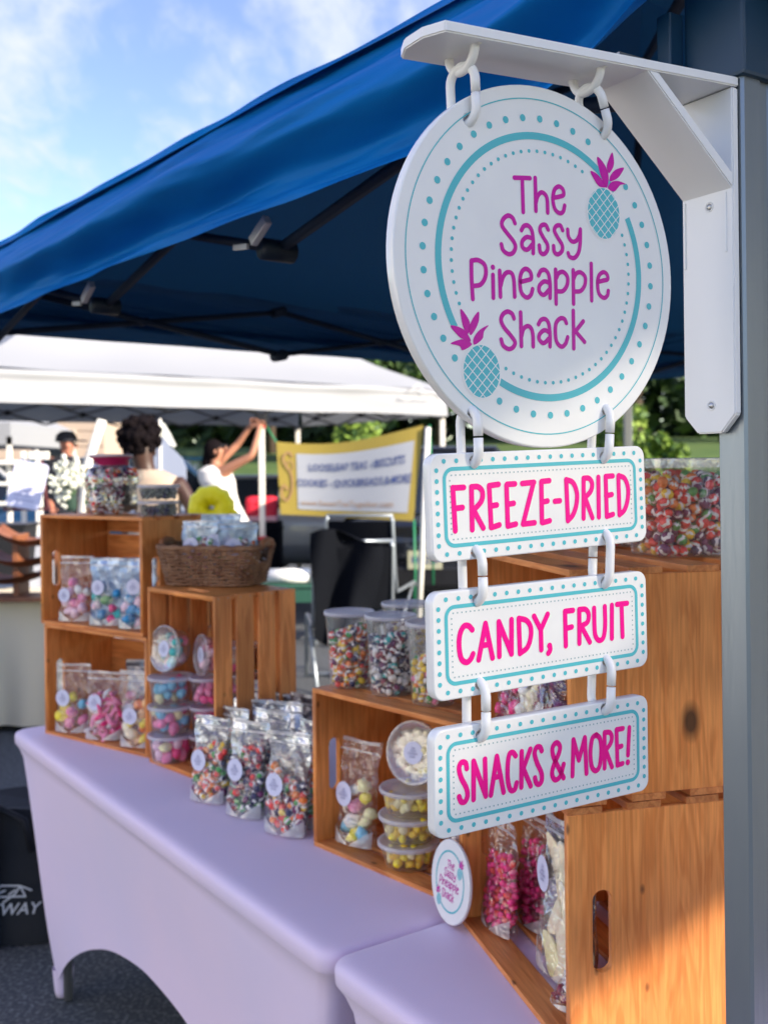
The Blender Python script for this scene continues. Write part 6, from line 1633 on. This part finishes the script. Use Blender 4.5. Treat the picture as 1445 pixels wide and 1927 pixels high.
for i, (x, y, H, R, mx, lab) in enumerate(((-19, 36, 9.6, 4.0, (.4, .5, .1), 'tall tree whose top just shows at the left edge of the canopy'), (-13, 40, 7.5, 3.6, (.6, .35, .05), 'dark tree behind the beige building'), (-8.5, 38, 7, 3.4, (.7, .25, .05), 'dark tree seen between the beige building and the tall-haired person'),
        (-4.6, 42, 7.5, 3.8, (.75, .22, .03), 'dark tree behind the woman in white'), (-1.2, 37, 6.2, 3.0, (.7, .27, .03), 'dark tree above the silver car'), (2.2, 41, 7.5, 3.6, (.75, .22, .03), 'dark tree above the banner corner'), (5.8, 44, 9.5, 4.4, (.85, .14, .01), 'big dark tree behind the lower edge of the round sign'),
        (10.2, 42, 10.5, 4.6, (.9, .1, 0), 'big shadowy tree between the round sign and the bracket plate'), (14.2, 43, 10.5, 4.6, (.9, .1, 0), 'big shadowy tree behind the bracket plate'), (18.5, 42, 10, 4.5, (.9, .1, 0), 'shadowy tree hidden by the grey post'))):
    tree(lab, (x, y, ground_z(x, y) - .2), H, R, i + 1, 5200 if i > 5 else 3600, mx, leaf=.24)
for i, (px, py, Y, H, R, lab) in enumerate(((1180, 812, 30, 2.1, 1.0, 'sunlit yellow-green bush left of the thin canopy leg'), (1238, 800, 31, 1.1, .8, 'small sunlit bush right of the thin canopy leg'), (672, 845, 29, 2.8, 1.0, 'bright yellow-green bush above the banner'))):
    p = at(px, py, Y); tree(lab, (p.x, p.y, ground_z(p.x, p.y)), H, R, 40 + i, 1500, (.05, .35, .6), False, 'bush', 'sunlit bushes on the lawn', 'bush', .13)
# a dense far-off wood closing the view behind the single trees
rng = np.random.default_rng(9); n = 26000
X = rng.uniform(-70, 70, n); Y = rng.uniform(50, 58, n); Zt = 5.2 + 1.6 * np.sin(X * .23) + 1.2 * np.sin(X * .61 + 1); Zr = rng.uniform(0, 1, n); c = np.stack([X, Y, 1.8 + Zr * (Zt + 2.5 * (X > 3)) ], 1)
a = rng.normal(size=(n, 3)); b = np.cross(a, rng.normal(size=(n, 3))); a /= np.linalg.norm(a, axis=1)[:, None]; b /= np.linalg.norm(b, axis=1)[:, None]
vs = np.stack([c - a * .55, c + b * .3, c + a * .55, c - b * .3], 1).reshape(-1, 3)
me = bpy.data.meshes.new('far_wood'); me.from_pydata(vs.tolist(), [], [(4 * i, 4 * i + 1, 4 * i + 2, 4 * i + 3) for i in range(n)]); me.materials.append(LEAFC[0])
fw = link('far_wood', me, kind='stuff'); tag(fw, 'far-off dark green wood behind the single trees', 'wood')

# ------------------------------------------------------------------ unseen stall, added to shade the near scene and shape its sun patches
nt = thing('shade_stall', 'added unseen canvas stall to the right, blocking the sun from the near scene', 'stall', Vector((2.6, 0, 0)))
canv = mat('white_canvas', (.72, .70, .66), .8, trans=.5)  # lets sunlight glow through as added fill on the signs
ZV = 2.06
for c_, d_ in (((0, -.435, 1.265), (.02, .73, 2.53)), ((0, -.435, 3.225), (.02, .73, .75)), ((0, -.67, 2.69), (.02, .26, .318)), ((0, -.125, 2.69), (.02, .11, .318))):
    mb = MB(); mb.box(c_, d_); mb.build('shade_wall', canv, nt)
mesh2 = film('sun_dimming_mesh', tint=(.70, .70, .70), gloss=.02, rough=.5, bump=0)  # added screen that weakens the sun patch on the crate end
mb = MB(); mb.box((0, .265, ZV / 2), (.004, .66, ZV - .01)); mb.build('sun_dimmer', mesh2, nt)
mesh_m = film('sun_filter_mesh', tint=(.46, .46, .46), gloss=.02, rough=.5, bump=0)  # added opening that passes a little sun onto the plaques
mb = MB(); mb.box((0, -.36, 2.69), (.004, .36, .318)); mb.build('sun_filter', mesh_m, nt)
mb = MB(); mb.box((.0, 1.32, 1.80), (.02, 1.44, 3.6)); mb.build('shade_wall', canv, nt)
mb = MB(); mb.box((.001, .265, (ZV + 3.6) / 2), (.018, .665, 3.6 - ZV)); mb.build('valance', canv, nt)
mb = MB(); mb.add([(-.1, -.85, 3.61), (2.8, -.85, 3.61), (2.8, 2.1, 3.61), (-.1, 2.1, 3.61), (1.4, .6, 3.95)], [(0, 1, 4), (1, 2, 4), (2, 3, 4), (3, 0, 4), (3, 2, 1, 0)]); mb.build('roof', canv, nt)
for x, y in ((.04, -.78), (.04, 2.0), (2.7, -.78), (2.7, 2.0)): mb = MB(); mb.box((x, y, 1.8), (.05, .05, 3.6)); mb.build('leg', TRUSSW, nt)

# unseen white trailer to the left, added so its sunlit side bounces fill light
tr = thing('bounce_trailer', 'added unseen white trailer to the left, bouncing sunlight onto the tables', 'trailer', Vector((-4.2, -.4, 0)))
trm = mat('bounce_white', (.80, .78, .74), .5)
mb = MB(); mb.box((-1.1, 0, 1.75), (2.2, 4.6, 2.7), bev=.04); mb.build('box_body', trm, tr)
for y in (-.7, .5):
    mb = MB(); mb.lathe([(.18, -.1), (.34, -.1), (.34, .1), (.18, .1), (.0001, .06)], 22, 0, Matrix.Translation((-.1, y, .34)) @ Matrix.Rotation(pi / 2, 4, 'Y')); mb.build('wheel', MATS['tyre_rubber'], tr)
mb = MB(); mb.box((-1.1, 0, .38), (1.6, 4.4, .08)); mb.build('chassis', MATS['black_joint_plastic'], tr)
